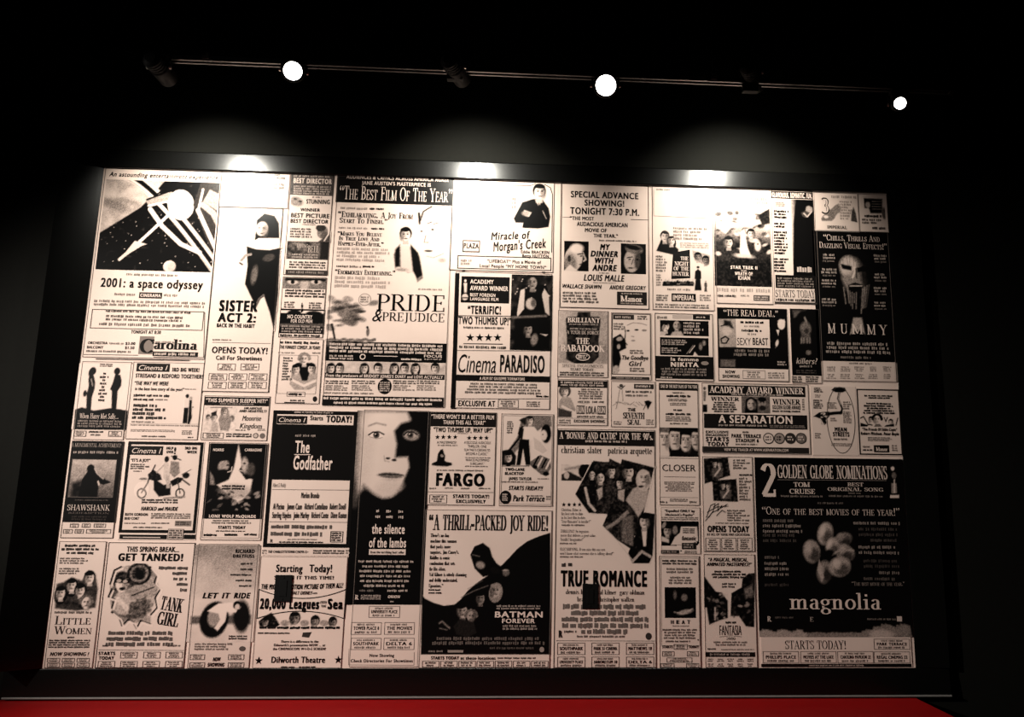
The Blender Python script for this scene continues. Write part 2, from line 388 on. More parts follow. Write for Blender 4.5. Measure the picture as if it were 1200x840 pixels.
class Pic:
    """A printed picture: a fine grid whose points carry grey tones, drawn with soft shapes. Coordinates are photograph pixels on the wall."""
    CELL = 0.8 * PXM
    def __init__(s, box, base=1.0, cut=False):
        s.layer = 1.0
        s.u0, s.v0, s.u1, s.v1 = rect_uv(*box)
        s.nx = max(4, int((s.u1 - s.u0) / s.CELL) + 1); s.ny = max(4, int((s.v1 - s.v0) / s.CELL) + 1)
        s.U, s.V = np.meshgrid(np.linspace(s.u0, s.u1, s.nx), np.linspace(s.v0, s.v1, s.ny))
        s.t = np.full(s.U.shape, float(base)); s.a = np.zeros(s.U.shape) if cut else np.ones(s.U.shape)
    def mixin(s, cov, tone, alpha=1.0):
        cov = np.clip(cov, 0, 1) * alpha
        s.t = s.t * (1 - cov) + tone * cov; s.a = np.maximum(s.a, cov)
    def poly(s, pts, tone, soft=0.8, alpha=1.0):
        P = np.array([uv(*p) for p in pts]); Q = np.roll(P, -1, 0)
        ins = np.zeros(s.U.shape, bool); dist = np.full(s.U.shape, 1e9)
        for (x0, y0), (x1, y1) in zip(P, Q):
            c = (y0 > s.V) != (y1 > s.V)
            with np.errstate(divide='ignore', invalid='ignore'):
                xi = (x1 - x0) * (s.V - y0) / (y1 - y0 if y1 != y0 else 1e-12) + x0
            ins ^= c & (s.U < xi)
            L = (x1 - x0) ** 2 + (y1 - y0) ** 2 + 1e-12
            t = np.clip(((s.U - x0) * (x1 - x0) + (s.V - y0) * (y1 - y0)) / L, 0, 1)
            dist = np.minimum(dist, np.hypot(s.U - x0 - t * (x1 - x0), s.V - y0 - t * (y1 - y0)))
        d = np.where(ins, dist, -dist) / (soft * PXM)
        s.mixin(d + 0.5, tone, alpha); return s
    def ell(s, cx, cy, rx, ry, tone, rot=0.0, soft=0.8, alpha=1.0):
        u, v = uv(cx, cy); a = math.radians(rot); x = (s.U - u) / PXM; y = -(s.V - v) / PXM
        p = (x * math.cos(a) + y * math.sin(a)) / rx; q = (-x * math.sin(a) + y * math.cos(a)) / ry
        r = np.sqrt(p * p + q * q) + 1e-9
        d = (1 - r) * min(rx, ry) / soft
        s.mixin(d + 0.5, tone, alpha); return s
    def line(s, pts, wd, tone, soft=0.7, alpha=1.0):
        P = np.array([uv(*p) for p in pts]); dist = np.full(s.U.shape, 1e9)
        for (x0, y0), (x1, y1) in zip(P[:-1], P[1:]):
            L = (x1 - x0) ** 2 + (y1 - y0) ** 2 + 1e-12
            t = np.clip(((s.U - x0) * (x1 - x0) + (s.V - y0) * (y1 - y0)) / L, 0, 1)
            dist = np.minimum(dist, np.hypot(s.U - x0 - t * (x1 - x0), s.V - y0 - t * (y1 - y0)))
        s.mixin((wd / 2 - dist / PXM) / soft + 0.5, tone, alpha); return s
    def ramp(s, p0, p1, t0, t1, alpha=1.0):
        a = np.array(uv(*p0)); b = np.array(uv(*p1)); d = b - a; L = (d ** 2).sum()
        k = np.clip(((s.U - a[0]) * d[0] + (s.V - a[1]) * d[1]) / L, 0, 1)
        s.t = s.t * (1 - alpha) + (t0 + (t1 - t0) * k) * alpha; return s
    def noise(s, amp, cell=3.0, thresh=None, tone=None):
        ny = int(s.ny * s.CELL / PXM / cell) + 3; nx = int(s.nx * s.CELL / PXM / cell) + 3
        g = RNG.random((ny, nx))
        y = np.linspace(0, ny - 1.001, s.ny); x = np.linspace(0, nx - 1.001, s.nx); yi = y.astype(int); xi = x.astype(int); fy = (y - yi)[:, None]; fx = (x - xi)[None]
        n = g[yi][:, xi] * (1 - fy) * (1 - fx) + g[yi + 1][:, xi] * fy * (1 - fx) + g[yi][:, xi + 1] * (1 - fy) * fx + g[yi + 1][:, xi + 1] * fy * fx
        if thresh is None: s.t = np.clip(s.t + (n - .5) * 2 * amp * s.a, 0, 1)
        else: s.mixin((n - thresh) * 8, tone, amp)
        return s
    def head(s, cx, cy, r, skin=.8, hair=.05, style='short', light=1, turn=0.0, tilt=0.0, neck=True, beard=False):
        """A small printed portrait head of radius r, lit from one side."""
        sf = max(.6, r * .12)
        if style == 'long': s.ell(cx, cy + .35 * r, 1.15 * r, 1.65 * r, hair, tilt, sf)
        elif style == 'short': s.ell(cx, cy - .2 * r, 1.02 * r, 1.18 * r, hair, tilt, sf)
        elif style == 'curly':
            for k in range(7):
                t = math.radians(180 + k * 30); s.ell(cx + 1.0 * r * math.cos(t), cy - .15 * r + .95 * r * math.sin(t), .45 * r, .45 * r, hair, 0, sf)
        elif style == 'hat': s.ell(cx, cy - .75 * r, 1.05 * r, .75 * r, hair, tilt, sf); s.ell(cx, cy - .5 * r, 1.5 * r, .25 * r, hair, tilt, sf)
        if neck: s.poly([(cx - .4 * r, cy + .6 * r), (cx + .4 * r, cy + .6 * r), (cx + .5 * r, cy + 1.6 * r), (cx - .5 * r, cy + 1.6 * r)], skin * .75, sf)
        s.ell(cx, cy + .08 * r, .76 * r, 1.02 * r, skin, tilt, sf)
        s.ell(cx - light * .62 * r, cy + .2 * r, .42 * r, .95 * r, skin * .35, tilt, sf * 2.2, .75)
        tx = turn * r
        for e in (-1, 1):
            s.ell(cx + tx + e * .3 * r, cy - .08 * r, .15 * r, .085 * r, .04, tilt, sf)
            s.line([(cx + tx + e * .13 * r, cy - .27 * r), (cx + tx + e * .48 * r, cy - .3 * r)], .09 * r, .08, sf)
        s.line([(cx + tx - light * .03 * r, cy - .05 * r), (cx + tx - light * .12 * r, cy + .32 * r), (cx + tx + .08 * r, cy + .36 * r)], .08 * r, skin * .4, sf, .8)
        s.ell(cx + tx, cy + .62 * r, .27 * r, .09 * r, .12, tilt, sf)
        if beard: s.ell(cx, cy + .82 * r, .62 * r, .42 * r, hair, tilt, sf, .8); s.ell(cx + tx, cy + .62 * r, .22 * r, .07 * r, .3, tilt, sf)
        if style in ('short', 'long'): s.ell(cx - light * .1 * r, cy - .82 * r, .78 * r, .36 * r, hair, tilt, sf)
        return s
    def bust(s, cx, cy, r, cloth=.08, wide=2.1, **k):
        s.poly([(cx - .45 * r, cy + 1.15 * r), (cx + .45 * r, cy + 1.15 * r), (cx + wide * .8 * r, cy + 1.7 * r), (cx + wide * r, cy + 3.2 * r), (cx - wide * r, cy + 3.2 * r), (cx - wide * .8 * r, cy + 1.7 * r)], cloth, max(.7, r * .12))
        return s.head(cx, cy, r, **k)
    def figure(s, cx, y0, y1, tone=.04, face=None, skirt=False, arm=0, legs=True):
        """A small standing person from crown y0 to foot y1."""
        h = y1 - y0; r = h * .068; w = h * .12
        s.ell(cx, y0 + r, r * .85, r * 1.05, tone if face is None else face)
        s.ell(cx, y0 + r * .5, r * .95, r * .7, tone)
        s.poly([(cx - .3 * r, y0 + 1.8 * r), (cx + .3 * r, y0 + 1.8 * r), (cx + w, y0 + .2 * h), (cx + w * 1.15, y0 + .5 * h), (cx + w * .75, y0 + .52 * h), (cx - w * .75, y0 + .52 * h), (cx - w * 1.15, y0 + .5 * h), (cx - w, y0 + .2 * h)], tone)
        if skirt: s.poly([(cx - w * .7, y0 + .4 * h), (cx + w * .7, y0 + .4 * h), (cx + w * 1.2, y1 - .02 * h), (cx - w * 1.2, y1 - .02 * h)], tone)
        else:
            s.poly([(cx - w * .78, y0 + .48 * h), (cx + w * .78, y0 + .48 * h), (cx + w * .6, y1), (cx + w * .12, y1), (cx, y0 + .6 * h), (cx - w * .12, y1), (cx - w * .6, y1)], tone)
        return s
    def build(s, name, parent):
        y = SHEET_Y - EPS * s.layer
        n = s.nx * s.ny
        co = np.stack([s.U.ravel(), np.full(n, y), s.V.ravel()], 1)
        i = np.arange(s.nx * (s.ny - 1)).reshape(s.ny - 1, s.nx)[:, :-1].ravel()
        q = np.stack([i, i + 1, i + 1 + s.nx, i + s.nx], 1)
        am = s.a.ravel()[q].max(1) > .25
        q = q[am]
        if len(q) == 0: return None
        used = np.unique(q); mp = np.full(n, -1); mp[used] = np.arange(len(used))
        q = mp[q]
        me = bpy.data.meshes.new(name)
        me.vertices.add(len(used)); me.vertices.foreach_set('co', co[used].ravel().astype(np.float32))
        me.loops.add(q.size); me.loops.foreach_set('vertex_index', q.ravel().astype(np.int32))
        me.polygons.add(len(q)); me.polygons.foreach_set('loop_start', (np.arange(len(q)) * 4).astype(np.int32))
        try: me.polygons.foreach_set('loop_total', np.full(len(q), 4, np.int32))
        except Exception: pass
        me.update(calc_edges=True); me.validate()
        t = np.clip((s.t - .45) * 1.25 + .45, 0, 1); mid = np.clip(1.6 - np.abs(t - .45) * 3.6, 0, 1)     # press contrast and coarse halftone
        t = np.clip(t + (RNG.random(t.shape) - .5) * .28 * mid, .0, 1)
        write_tone(me, t.ravel()[used])
        return link(name, me, M_PRINT, parent)

class Ad:
    """One advert of the printed mural, split off as a sheet with its printed parts."""
    def __init__(s, label, box, tone=.97, line=.10, lw=.6, y=0.0):
        u0, v0, u1, v1 = rect_uv(*box)
        v1 = min(v1, Z0 + MH - .001); v0 = max(v0, Z0 + .001); u0 = max(u0, .001); u1 = min(u1, MW - .001)
        s.box = (u0, v0, u1, v1); b = MB(); b.box((u0, SHEET_Y, v0), (u1, PANEL_Y, v1))
        s.o = b.build('mural_advert', M_PRINT); write_tone(s.o.data, [tone] * len(s.o.data.vertices))
        tag(s.o, label, 'newspaper advert', GROUP)
        s.parts = {}; s.pics = []; s.order = []; s.tone = tone; s.n = 0
        if line is not None: s.frame_uv('border', u0, v0, u1, v1, lw * PXM, line)
    def part(s, name, layer=3):
        if name not in s.parts: s.parts[name] = Flat(layer); s.order.append(name)
        s.parts[name].layer = layer
        return s.parts[name]
    def own(s, part):
        """Blocks of print, quotes and banners are parts of their own, one per block."""
        if part in ('fine_print', 'headline', 'quotes', 'banner'):
            s.n += 1; return f'{part}#{s.n}'
        return part
    def pic(s, x0, y0, x1, y1, base=None, cut=False):
        p = Pic((x0, y0, x1, y1), s.tone if base is None else base, cut); s.pics.append(p); return p
    def frame_uv(s, part, u0, v0, u1, v1, wd, tone, layer=3, dl=0.0):
        f = s.part(part, layer)
        for a, b, c, d in ((u0, v1 - wd, u1, v1), (u0, v0, u1, v0 + wd), (u0, v0 + wd, u0 + wd, v1 - wd), (u1 - wd, v0 + wd, u1, v1 - wd)):
            f.poly([(a, b), (c, b), (c, d), (a, d)], tone, dl)
    def o_(s, part, x0, y0, x1, y1, wd=.6, tone=.08, layer=3, dl=0.0):
        s.frame_uv(part, *rect_uv(x0, y0, x1, y1), wd * PXM, tone, layer, dl); return s
    def r(s, part, x0, y0, x1, y1, tone=.0, layer=2, dl=0.0):
        u0, v0, u1, v1 = rect_uv(x0, y0, x1, y1); part = s.own(part)
        s.part(part, layer).poly([(u0, v0), (u1, v0), (u1, v1), (u0, v1)], tone, dl); return s
    def p(s, part, pts, tone=.0, layer=2, dl=0.0):
        part = s.own(part); s.part(part, layer).poly([uv(*q) for q in pts], tone, dl); return s
    def c(s, part, cx, cy, rx, ry=None, tone=.0, layer=2, dl=0.0, n=24):
        ry = ry or rx; u, v = uv(cx, cy)
        s.part(part, layer).poly([(u + rx * PXM * math.cos(2 * math.pi * i / n), v + ry * PXM * math.sin(2 * math.pi * i / n)) for i in range(n)], tone, dl); return s
    def ring(s, part, cx, cy, rx, ry, wd, tone=.05, layer=3, n=32):
        u, v = uv(cx, cy); f = s.part(part, layer); P = lambda k, i: (u + (rx - k) * PXM * math.cos(2 * math.pi * i / n), v + (ry - k) * PXM * math.sin(2 * math.pi * i / n))
        for i in range(n): f.poly([P(0, i), P(0, i + 1), P(wd, i + 1), P(wd, i)], tone)
        return s
    def ln(s, part, pts, wd, tone=.05, layer=3):
        f = s.part(part, layer); P = [np.array(uv(*q)) for q in pts]
        for a, b in zip(P[:-1], P[1:]):
            d = b - a; d /= np.linalg.norm(d) + 1e-9; q = np.array([-d[1], d[0]]) * wd / 2 * PXM
            f.poly([tuple(a - q), tuple(b - q), tuple(b + q), tuple(a + q)], tone)
        return s
    def star(s, part, cx, cy, r, tone=.0, layer=3):
        u, v = uv(cx, cy); R = r * PXM
        s.part(part, layer).poly([(u + (R if i % 2 == 0 else R * .4) * math.sin(math.pi * i / 5), v + (R if i % 2 == 0 else R * .4) * math.cos(math.pi * i / 5)) for i in range(10)], tone); return s
    def t(s, part, text, xl, xr, yt, yb, style='B', tone=.0, layer=4, rot=0.0, arch=0.0):
        V, F = layout(text, style)
        if not len(V): return s
        yc = (yt + yb) / 2; xc = (xl + xr) / 2
        u0, u1 = uv(xl, yc)[0], uv(xr, yc)[0]; v1, v0 = uv(xc, yt)[1], uv(xc, yb)[1]
        x0, x1 = V[:, 0].min(), V[:, 0].max()
        k = (V[:, 0] - x0) / (x1 - x0)
        q = np.stack([u0 + k * (u1 - u0), v0 + V[:, 1] * (v1 - v0)], 1)
        if arch: q[:, 1] += arch * PXM * (1 - (2 * k - 1) ** 2)
        if rot:
            c = np.array([(u0 + u1) / 2, (v0 + v1) / 2]); a = math.radians(rot); d = q - c
            q = c + np.stack([d[:, 0] * math.cos(a) - d[:, 1] * math.sin(a), d[:, 0] * math.sin(a) + d[:, 1] * math.cos(a)], 1)
        s.part(s.own(part), layer).mesh(np.c_[q, V[:, 2]], F, tone); return s
    def fp(s, x0, y0, x1, y1, rows, tone=.3, part='fine_print', layer=4, ragged=0.0, center=False, bold=.62, fill=.8):
        u0, v0, u1, v1 = rect_uv(x0, y0, x1, y1); f = s.part(s.own(part), layer); p = (v1 - v0) / rows
        for i in range(rows):
            cut = random.uniform(0, ragged) * (u1 - u0); a, b = (u0 + cut / 2, u1 - cut / 2) if center else (u0, u1 - cut)
            words_row(f, a, b, v1 - (i + .5) * p, p * fill, tone, bold=bold)
        return s
    def listing(s, x0, y0, x1, y1, text=None, tone=.12, rows=3, frame=True):
        """A small box naming one cinema: a part of its own."""
        k = sum(n.startswith('cinema_listing') for n in s.parts); nm = f'cinema_listing#{k}'
        if frame: s.o_(nm, x0, y0, x1, y1, .5, tone, 4)
        h = y1 - y0; w = x1 - x0
        if text:
            s.t(nm, text, x0 + w * .08, x1 - w * .08, y0 + h * .34, y0 + h * .62, 'B', .0)
            s.fp(x0 + w * .2, y0 + h * .08, x1 - w * .2, y0 + h * .3, 1, .35, nm); s.fp(x0 + w * .12, y0 + h * .68, x1 - w * .12, y0 + h * .94, 1, .3, nm)
        else: s.fp(x0 + w * .1, y0 + h * .1, x1 - w * .1, y1 - h * .1, rows, tone + .12, nm, ragged=.4, center=True)
        return s
    def listings(s, x0, y0, x1, y1, nx, ny, gap=.1, rows=3, tone=.15, frame=True):
        w = (x1 - x0) / nx; h = (y1 - y0) / ny
        for j in range(ny):
            for i in range(nx): s.listing(x0 + i * w + w * gap / 2, y0 + j * h + h * gap / 2, x0 + (i + 1) * w - w * gap / 2, y0 + (j + 1) * h - h * gap / 2, None, tone, rows, frame)
        return s
    def done(s):
        for p in s.pics: p.build('picture', s.o)
        for nm in s.order:
            fl = s.parts[nm]; name = nm.split('#')[0]
            me = bpy.data.meshes.new(name); me.from_pydata(fl.v, [], fl.f); me.update(); write_tone(me, fl.t)
            link(name, me, M_PRINT, s.o)
        return s.o

# ------------------------------------------------------------------ the room
XL, XR, YF = -3.3, 5.4, -6.6
def struct(name, lo, hi, m):
    b = MB(); b.box(lo, hi); return tag(b.build(name, m), kind='structure')
struct('wall_back', (XL - .1, 0.0, 0.0), (XR + .1, 0.12, CEIL), M_WALL)
struct('wall_left', (XL - .1, YF, 0.0), (XL, 0.0, CEIL), M_WALL)
struct('wall_right', (XR, YF, 0.0), (XR + .1, 0.0, CEIL), M_WALL)
struct('wall_front', (XL - .1, YF - .12, 0.0), (XR + .1, YF, CEIL), M_WALL)
struct('floor', (XL - .1, YF - .12, -.1), (XR + .1, 0.12, 0.0), M_FLOOR)
struct('ceiling', (XL - .1, YF - .12, CEIL), (XR + .1, 0.12, CEIL + .1), M_CEIL)

# ------------------------------------------------------------------ panels and frame
SEAM = (at(656, 216, PANEL_Y)[0] + at(650.5, 782, PANEL_Y)[0]) / 2
for nm, a, b, lab in (('p', 0.0, SEAM - .0012, 'pale pink printed backing panel, the left one, ending at the upright seam'),
                      ('p', SEAM + .0012, MW, 'pale pink printed backing panel, the right one, from the seam to the dim end')):
    m_ = MB(); m_.box((a, PANEL_Y, Z0), (b, -.0008, Z0 + MH))
    o = m_.build('backing_panel', M_PRINT); write_tone(o.data, [1.0] * len(o.data.vertices))
    tag(o, lab, 'backing panel', 'two backing panels behind the adverts')

fr = bpy.data.objects.new('mural_frame', None); COL.objects.link(fr); fr.location = (MW / 2, 0, Z0)
tag(fr, 'wide glossy black frame around the wall of newspaper adverts', 'frame')
O = fr.location
TR, BR_, SR = 0.082, 0.100, 0.135
def rail(prof, p0, p1, ax, ay, m=M_FRAME, name='rail'):
    b = MB(); b.extrude(prof, p0, p1, ax, ay); return b.built_local(name, m, fr, O, bevel=.0015)
z1 = Z0 + MH
rail([(0, 0), (0, .022), (.004, .026), (TR - .006, .026), (TR, .020), (TR, 0)], (-SR, 0, z1), (MW + SR, 0, z1), (0, 0, 1), (0, -1, 0))
rail([(0, 0), (0, .014), (-.004, .016), (-BR_, .020), (-BR_, 0)], (-SR, 0, Z0), (MW + SR, 0, Z0), (0, 0, 1), (0, -1, 0))
rail([(0, 0), (0, .014), (-SR, .088), (-SR, 0)], (0, 0, Z0), (0, 0, z1), (1, 0, 0), (0, -1, 0))
rail([(0, 0), (0, .014), (SR, .024), (SR, 0)], (MW, 0, Z0), (MW, 0, z1), (1, 0, 0), (0, -1, 0))
b = MB(); b.box((-SR + .01, -.026, Z0 - BR_ - .006), (MW + SR, 0, Z0 - BR_))
tag(b.built_local('bead', M_BEAD, fr, O, bevel=.001), 'thin dull metal bead along the bottom edge')

# ------------------------------------------------------------------ red ledge
ZL = Z0 - BR_ - .012
XE = atz(1076, 818, ZL)[0]
led = bpy.data.objects.new('ledge', None); COL.objects.link(led); led.location = (1.2, 0, 0)
tag(led, 'long red ledge running along the wall under the framed adverts', 'ledge')
b = MB(); b.box((XL + .02, -.66, ZL - .07), (XE, -.001, ZL)); b.built_local('top', M_RED, led, led.location, bevel=.008)
b = MB(); b.box((XL + .02, -.62, 0.0), (XE - .03, -.001, ZL - .07)); b.built_local('base', M_WALL, led, led.location, bevel=.004)

# ------------------------------------------------------------------ black wall plates on the adverts
for (x0, y0, x1, y1), lab in (((322, 673.5, 342, 705), 'blank black wall plate over the sea adventure advert, beside its curved banner'),
                              ((682.5, 684, 701, 713.5), 'blank black wall plate under the big heavy lettering of the photo fan advert')):
    u0, v0, u1, v1 = rect_uv(x0, y0, x1, y1)
    e = bpy.data.objects.new('wall_plate', None); COL.objects.link(e); e.location = ((u0 + u1) / 2, PANEL_Y, (v0 + v1) / 2)
    tag(e, lab, 'wall plate', 'black wall plates on the mural')
    b = MB(); b.box((u0, SHEET_Y - .0045, v0), (u1, SHEET_Y - .0015, v1)); pl = b.built_local('plate', M_PLATE, e, e.location, bevel=.0012)
    b = MB(); b.box((u0 + .018, SHEET_Y - .0058, v0 + .02), (u1 - .018, SHEET_Y - .0040, v1 - .02)); b.built_local('blank_insert', M_PLATE, e, e.location, bevel=.0006)
    for zz in (v0 + .010, v1 - .010):
        b = MB(); b.lathe([(0, .0035), (.0012, .003)], ((u0 + u1) / 2, SHEET_Y - .0044, zz), (0, -1, 0), 12); b.built_local('screw', M_PLATE, pl, e.location)

# ------------------------------------------------------------------ track and spotlights
TY = -0.545
tA, tB = at(188, 69, TY), at(1112, 108, TY); TZ = (at(300, 72, TY)[2] + at(830, 96, TY)[2]) / 2
trk = bpy.data.objects.new('lighting_track', None); COL.objects.link(trk); trk.location = ((tA[0] + tB[0]) / 2, TY, TZ)
tag(trk, 'long black lighting track hung from thin rods above the adverts', 'lighting track')
b = MB()
b.extrude([(-.017, -.009), (-.006, -.009), (-.006, .004), (.006, .004), (.006, -.009), (.017, -.009), (.017, .009), (-.017, .009)], (tA[0], TY, TZ), (tB[0], TY, TZ), (0, 1, 0), (0, 0, 1))
b.built_local('rail', M_TRACK, trk, trk.location, bevel=.0018)
for px in (243, 835):
    x = at(px, 70, TY)[0]
    b = MB(); b.tube((x, TY, TZ + .012), (x, TY, CEIL), .003, 10); b.built_local('suspension_rod', M_HEAD, trk, trk.location)
    b = MB(); b.box((x - .012, TY - .0195, TZ - .003), (x + .012, TY + .0195, TZ + .0125)); b.tube((x, TY, TZ + .012), (x, TY, TZ + .03), .006, 10)
    b.built_local('hanger_clip', M_STEEL, trk, trk.location, bevel=.001)
for x in (tA[0], tB[0]):
    s_ = 1 if x == tB[0] else -1
    b = MB(); b.box((min(x, x + s_ * .02), TY - .0185, TZ - .0105), (max(x, x + s_ * .02), TY + .0185, TZ + .0105)); b.built_local('end_cap', M_HEAD, trk, trk.location, bevel=.001)
b = MB(); x = at(812, 95, TY)[0]; b.box((x - .05, TY - .0178, TZ - .0098), (x + .05, TY - .0172, TZ + .0098)); tag(b.built_local('joint_plate', M_STEEL, trk, trk.location), 'bright metal joint plate')

def track_head(lens, back, r, label, lit_front):
    """Spotlight hanging from the track: adapter, stem, yoke, housing with cooling rings, lens."""
    lens = np.array(lens, float); back = np.array(back, float)
    d = lens - back; L = np.linalg.norm(d); d /= L; mid = back + d * L * .45
    e = bpy.data.objects.new('track_spotlight', None); COL.objects.link(e); e.location = (mid[0], TY, TZ)
    tag(e, label, 'spotlight', 'spotlights on the black track'); o = e.location
    b = MB(); b.box((mid[0] - .03, TY - .014, TZ - .040), (mid[0] + .03, TY + .014, TZ - .0095)); b.built_local('track_adapter', M_HEAD, e, o, bevel=.003)
    top = TZ - .040; R = r + .007
    if mid[2] + R + .02 < top:
        b = MB(); b.tube((mid[0], TY, mid[2] + R + .008), (mid[0], TY, top), .007, 12); b.built_local('stem', M_HEAD, e, o)
    side = np.cross(d, (0, 0, 1)); side /= np.linalg.norm(side)
    b = MB()
    for sg in (-1, 1):
        p = mid + side * sg * (R + .004); q = p + np.array([0, 0, R + .012])
        b.box(np.minimum(p, q) - .003, np.maximum(p, q) + .003)
    q0 = mid - side * (R + .004) + np.array([0, 0, R + .011]); q1 = mid + side * (R + .004) + np.array([0, 0, R + .011])
    b.box(np.minimum(q0, q1) - .003, np.maximum(q0, q1) + .003); yk = b.built_local('yoke', M_HEAD, e, o)
    b = MB(); prof = [(0, R * .55), (.006, R * .8)]
    for k in range(4): prof += [(.012 + k * .012, R), (.018 + k * .012, R), (.018 + k * .012, R * .88), (.022 + k * .012, R * .88)]
    prof += [(.066, R), (L - .004, R), (L, R * .97), (L, r), (L - .010, r * .98)]
    b.lathe(prof, back, d, 36); hs = b.built_local('housing', M_HEAD, e, o)
    b = MB(); b.lathe([(L - .009, r * .97), (L - .006, r * .97), (L - .004, r * .7), (L - .003, r * .3)], back, d, 32); b.built_local('lens', M_LENS, hs, o, smooth=True)
    for sg in (-1, 1):
        p = mid + side * sg * (R + .006)
        b = MB(); b.lathe([(0, .007), (.006, .006)], p, side * sg, 12); tag(b.built_local('pivot_screw', M_STEEL, yk, o), 'bright metal pivot screw')
    return e
BACKPX = (186, 528, 872)
for p, bx, lab in zip(WALL_LENS, BACKPX, ('dark spotlight aimed at the wall, first at the left end of the track',
                                          'dark spotlight aimed at the wall, between the two brightest lamps',
                                          'dark spotlight aimed at the wall, between the brightest lamp and the small one')):
    bk = at(bx, 0, -.62); l2 = p - np.array([0, .012, 0]); track_head(l2, (bk[0], -.635, p[2] + .012), .026, lab, False)
for p, r_, lab in zip(ROOM_LENS, ROOM_R, ('lit spotlight facing the room, glowing white at the left of the track',
                                         'biggest glowing white spotlight facing the room, middle of the track',
                                         'smallest glowing white spotlight facing the room, right end of the track')):
    aim = np.array([CAM[0] + (p[0] - CAM[0]) * .25, -3.4, 1.75]) - p; aim /= np.linalg.norm(aim)
    track_head(p, p - aim * .13, r_, lab, True)
d_ = np.array([1.70, 0.0, 1.42]) - FILL_POS; d_ /= np.linalg.norm(d_)
e = bpy.data.objects.new('added_fill_fixture', None); COL.objects.link(e); e.location = (XL, FILL_POS[1] - .12, FILL_POS[2])  # fixture made up to house the added fill light
tag(e, 'added fill light in a black housing on the left wall, out of view', 'flood lamp')
bk_ = FILL_POS - d_ * .17
b = MB(); b.lathe([(0, .05), (.05, .075), (.14, .080), (.16, .080), (.16, .068), (.13, .060)], bk_, d_, 36); hs = b.built_local('housing', M_HEAD, e, e.location)
b = MB(); b.lathe([(.131, .060), (.134, .058)], bk_, d_, 32); b.built_local('lens', M_LENS, hs, e.location)
b = MB(); b.box((XL, bk_[1] - .04, bk_[2] - .04), (XL + .012, bk_[1] + .04, bk_[2] + .04)); b.tube((XL + .01, bk_[1], bk_[2]), tuple(bk_ + d_ * .02), .012); b.built_local('bracket', M_HEAD, e, e.location)

# ------------------------------------------------------------------ the adverts, left to right and top to bottom
# 1 large space advert, top left
a = Ad('large advert with planet and pale beams on a black sky, in the top left corner', (110, 198, 250.5, 420), .97)
q = a.pic(118, 212, 253, 317.5, .03); q.poly([(112, 205), (200, 205), (165, 243), (110, 277)], .62, 1.5); q.noise(.12, 6)
q.ell(135, 240, 16, 6, .3, 20, 5, .7); q.ell(124, 225, 14, 5, .8, 15, 5, .6); q.ell(160, 222, 16, 5, .75, -20, 5, .6); q.ell(150, 236, 12, 3, .35, 15, 3, .6)
for r0, t in ((175, .85), (171, .1), (169.5, .9), (160, .06)):
    q.line([(150 + (253 - 150) * k, 205 + 110 * (k ** 1.35)) for k in np.linspace(0, 1, 14)], (r0 - 150) * .55, t, .9)
q.line([(176, 245), (190, 265), (212, 286), (234, 296)], 5, .95)
q.line([(140, 304), (165, 282), (204, 246)], 3.6, .9); q.poly([(140, 304.5), (158, 282), (172, 286), (166, 288)], .8)
q.poly([(171, 236), (200, 220), (204, 232), (176, 243)], .5); q.line([(172, 234), (204, 222)], 2, .08); q.line([(174, 241), (206, 234)], 2.2, .9); q.poly([(182, 228), (204, 212), (206, 224)], .05)
q.ell(212, 240, 15, 19, .96, -15, 1); q.ell(214, 232, 8, 7, .55, -15, 3, .7); q.poly([(226, 240), (236, 212), (258, 212), (256, 296), (246, 292)], .15, 1)
q.line([(232, 246), (252, 290)], 4.5, .93); q.line([(238, 240), (250, 250), (256, 262)], 7, .55); q.poly([(238, 236), (246, 222), (258, 228), (256, 248)], .5); q.line([(232, 248), (238, 222)], 2.5, .9)
for _ in range(60): q.ell(random.uniform(116, 250), random.uniform(250, 316), .5, .5, random.uniform(.3, .9), 0, .6)
q.ell(198.5, 312, 7, 7, .8, 0, 1); q.ell(201, 313, 5, 6, .55, 0, 3, .6)
a.t('headline', 'An astounding entertainment experience', 128, 256, 203.4, 208.6, 'Bi').t('title', '2001: a space odyssey', 118, 238, 327, 337.5, 'B')
a.fp(148, 320.5, 210, 324, 1, .35).fp(134, 343, 161, 347, 1, .4).fp(192, 344, 212, 348, 1, .4).fp(110, 352, 241, 360, 2, .35)
a.r('logo#film', 163, 342.6, 190, 349.6, .1).t('logo#film', 'CINERAMA', 164.5, 188.5, 344.4, 348, 'K', .9, 4)
a.o_('notice_box', 106.5, 363.5, 238.5, 386, .8, .06).fp(124, 364, 224, 367, 1, .2, 'notice_box', bold=.75).fp(124, 369.5, 215, 377, 2, .2, 'notice_box').fp(116, 378.5, 224, 383, 1, .3, 'notice_box')
a.t('headline', 'TONIGHT AT 8:30', 153.5, 188.5, 387, 391, 'B', .05)
a.t('prices', 'ORCHESTRA', 103, 126, 400.2, 403.2, 'B', .08).t('prices', '$3.00', 147, 158.5, 400.8, 404, 'B', .08).t('prices', 'BALCONY', 102, 121, 405.2, 408.4, 'B', .08).t('prices', '$1.50', 146.5, 157.5, 405.8, 409, 'B', .08)
a.fp(128, 401, 145, 404, 1, .45, 'prices').fp(101, 410, 156, 413.6, 1, .3, 'prices')
a.r('logo', 163, 394, 180, 415, .38).t('logo', 'C', 163.8, 180.4, 397, 413.6, 'V', .02, 5).t('logo', 'arolina', 180.5, 231.5, 397.5, 409.5, 'V', .03, 5).r('logo', 179, 412.3, 232, 417.6, .04, 4).fp(181, 413, 230, 417, 1, .75, 'logo', 5)
a.fp(182, 399.5, 206, 402.5, 1, .45, 'logo').ln('border', [(98, 415.2), (162, 416.2)], .7, .08).ln('border', [(240, 366), (238.6, 419)], .7, .08).ln('border', [(238.6, 419), (180, 418.4)], .7, .08).ln('border', [(112, 420.3), (222, 422.3)], 1.1, .02)
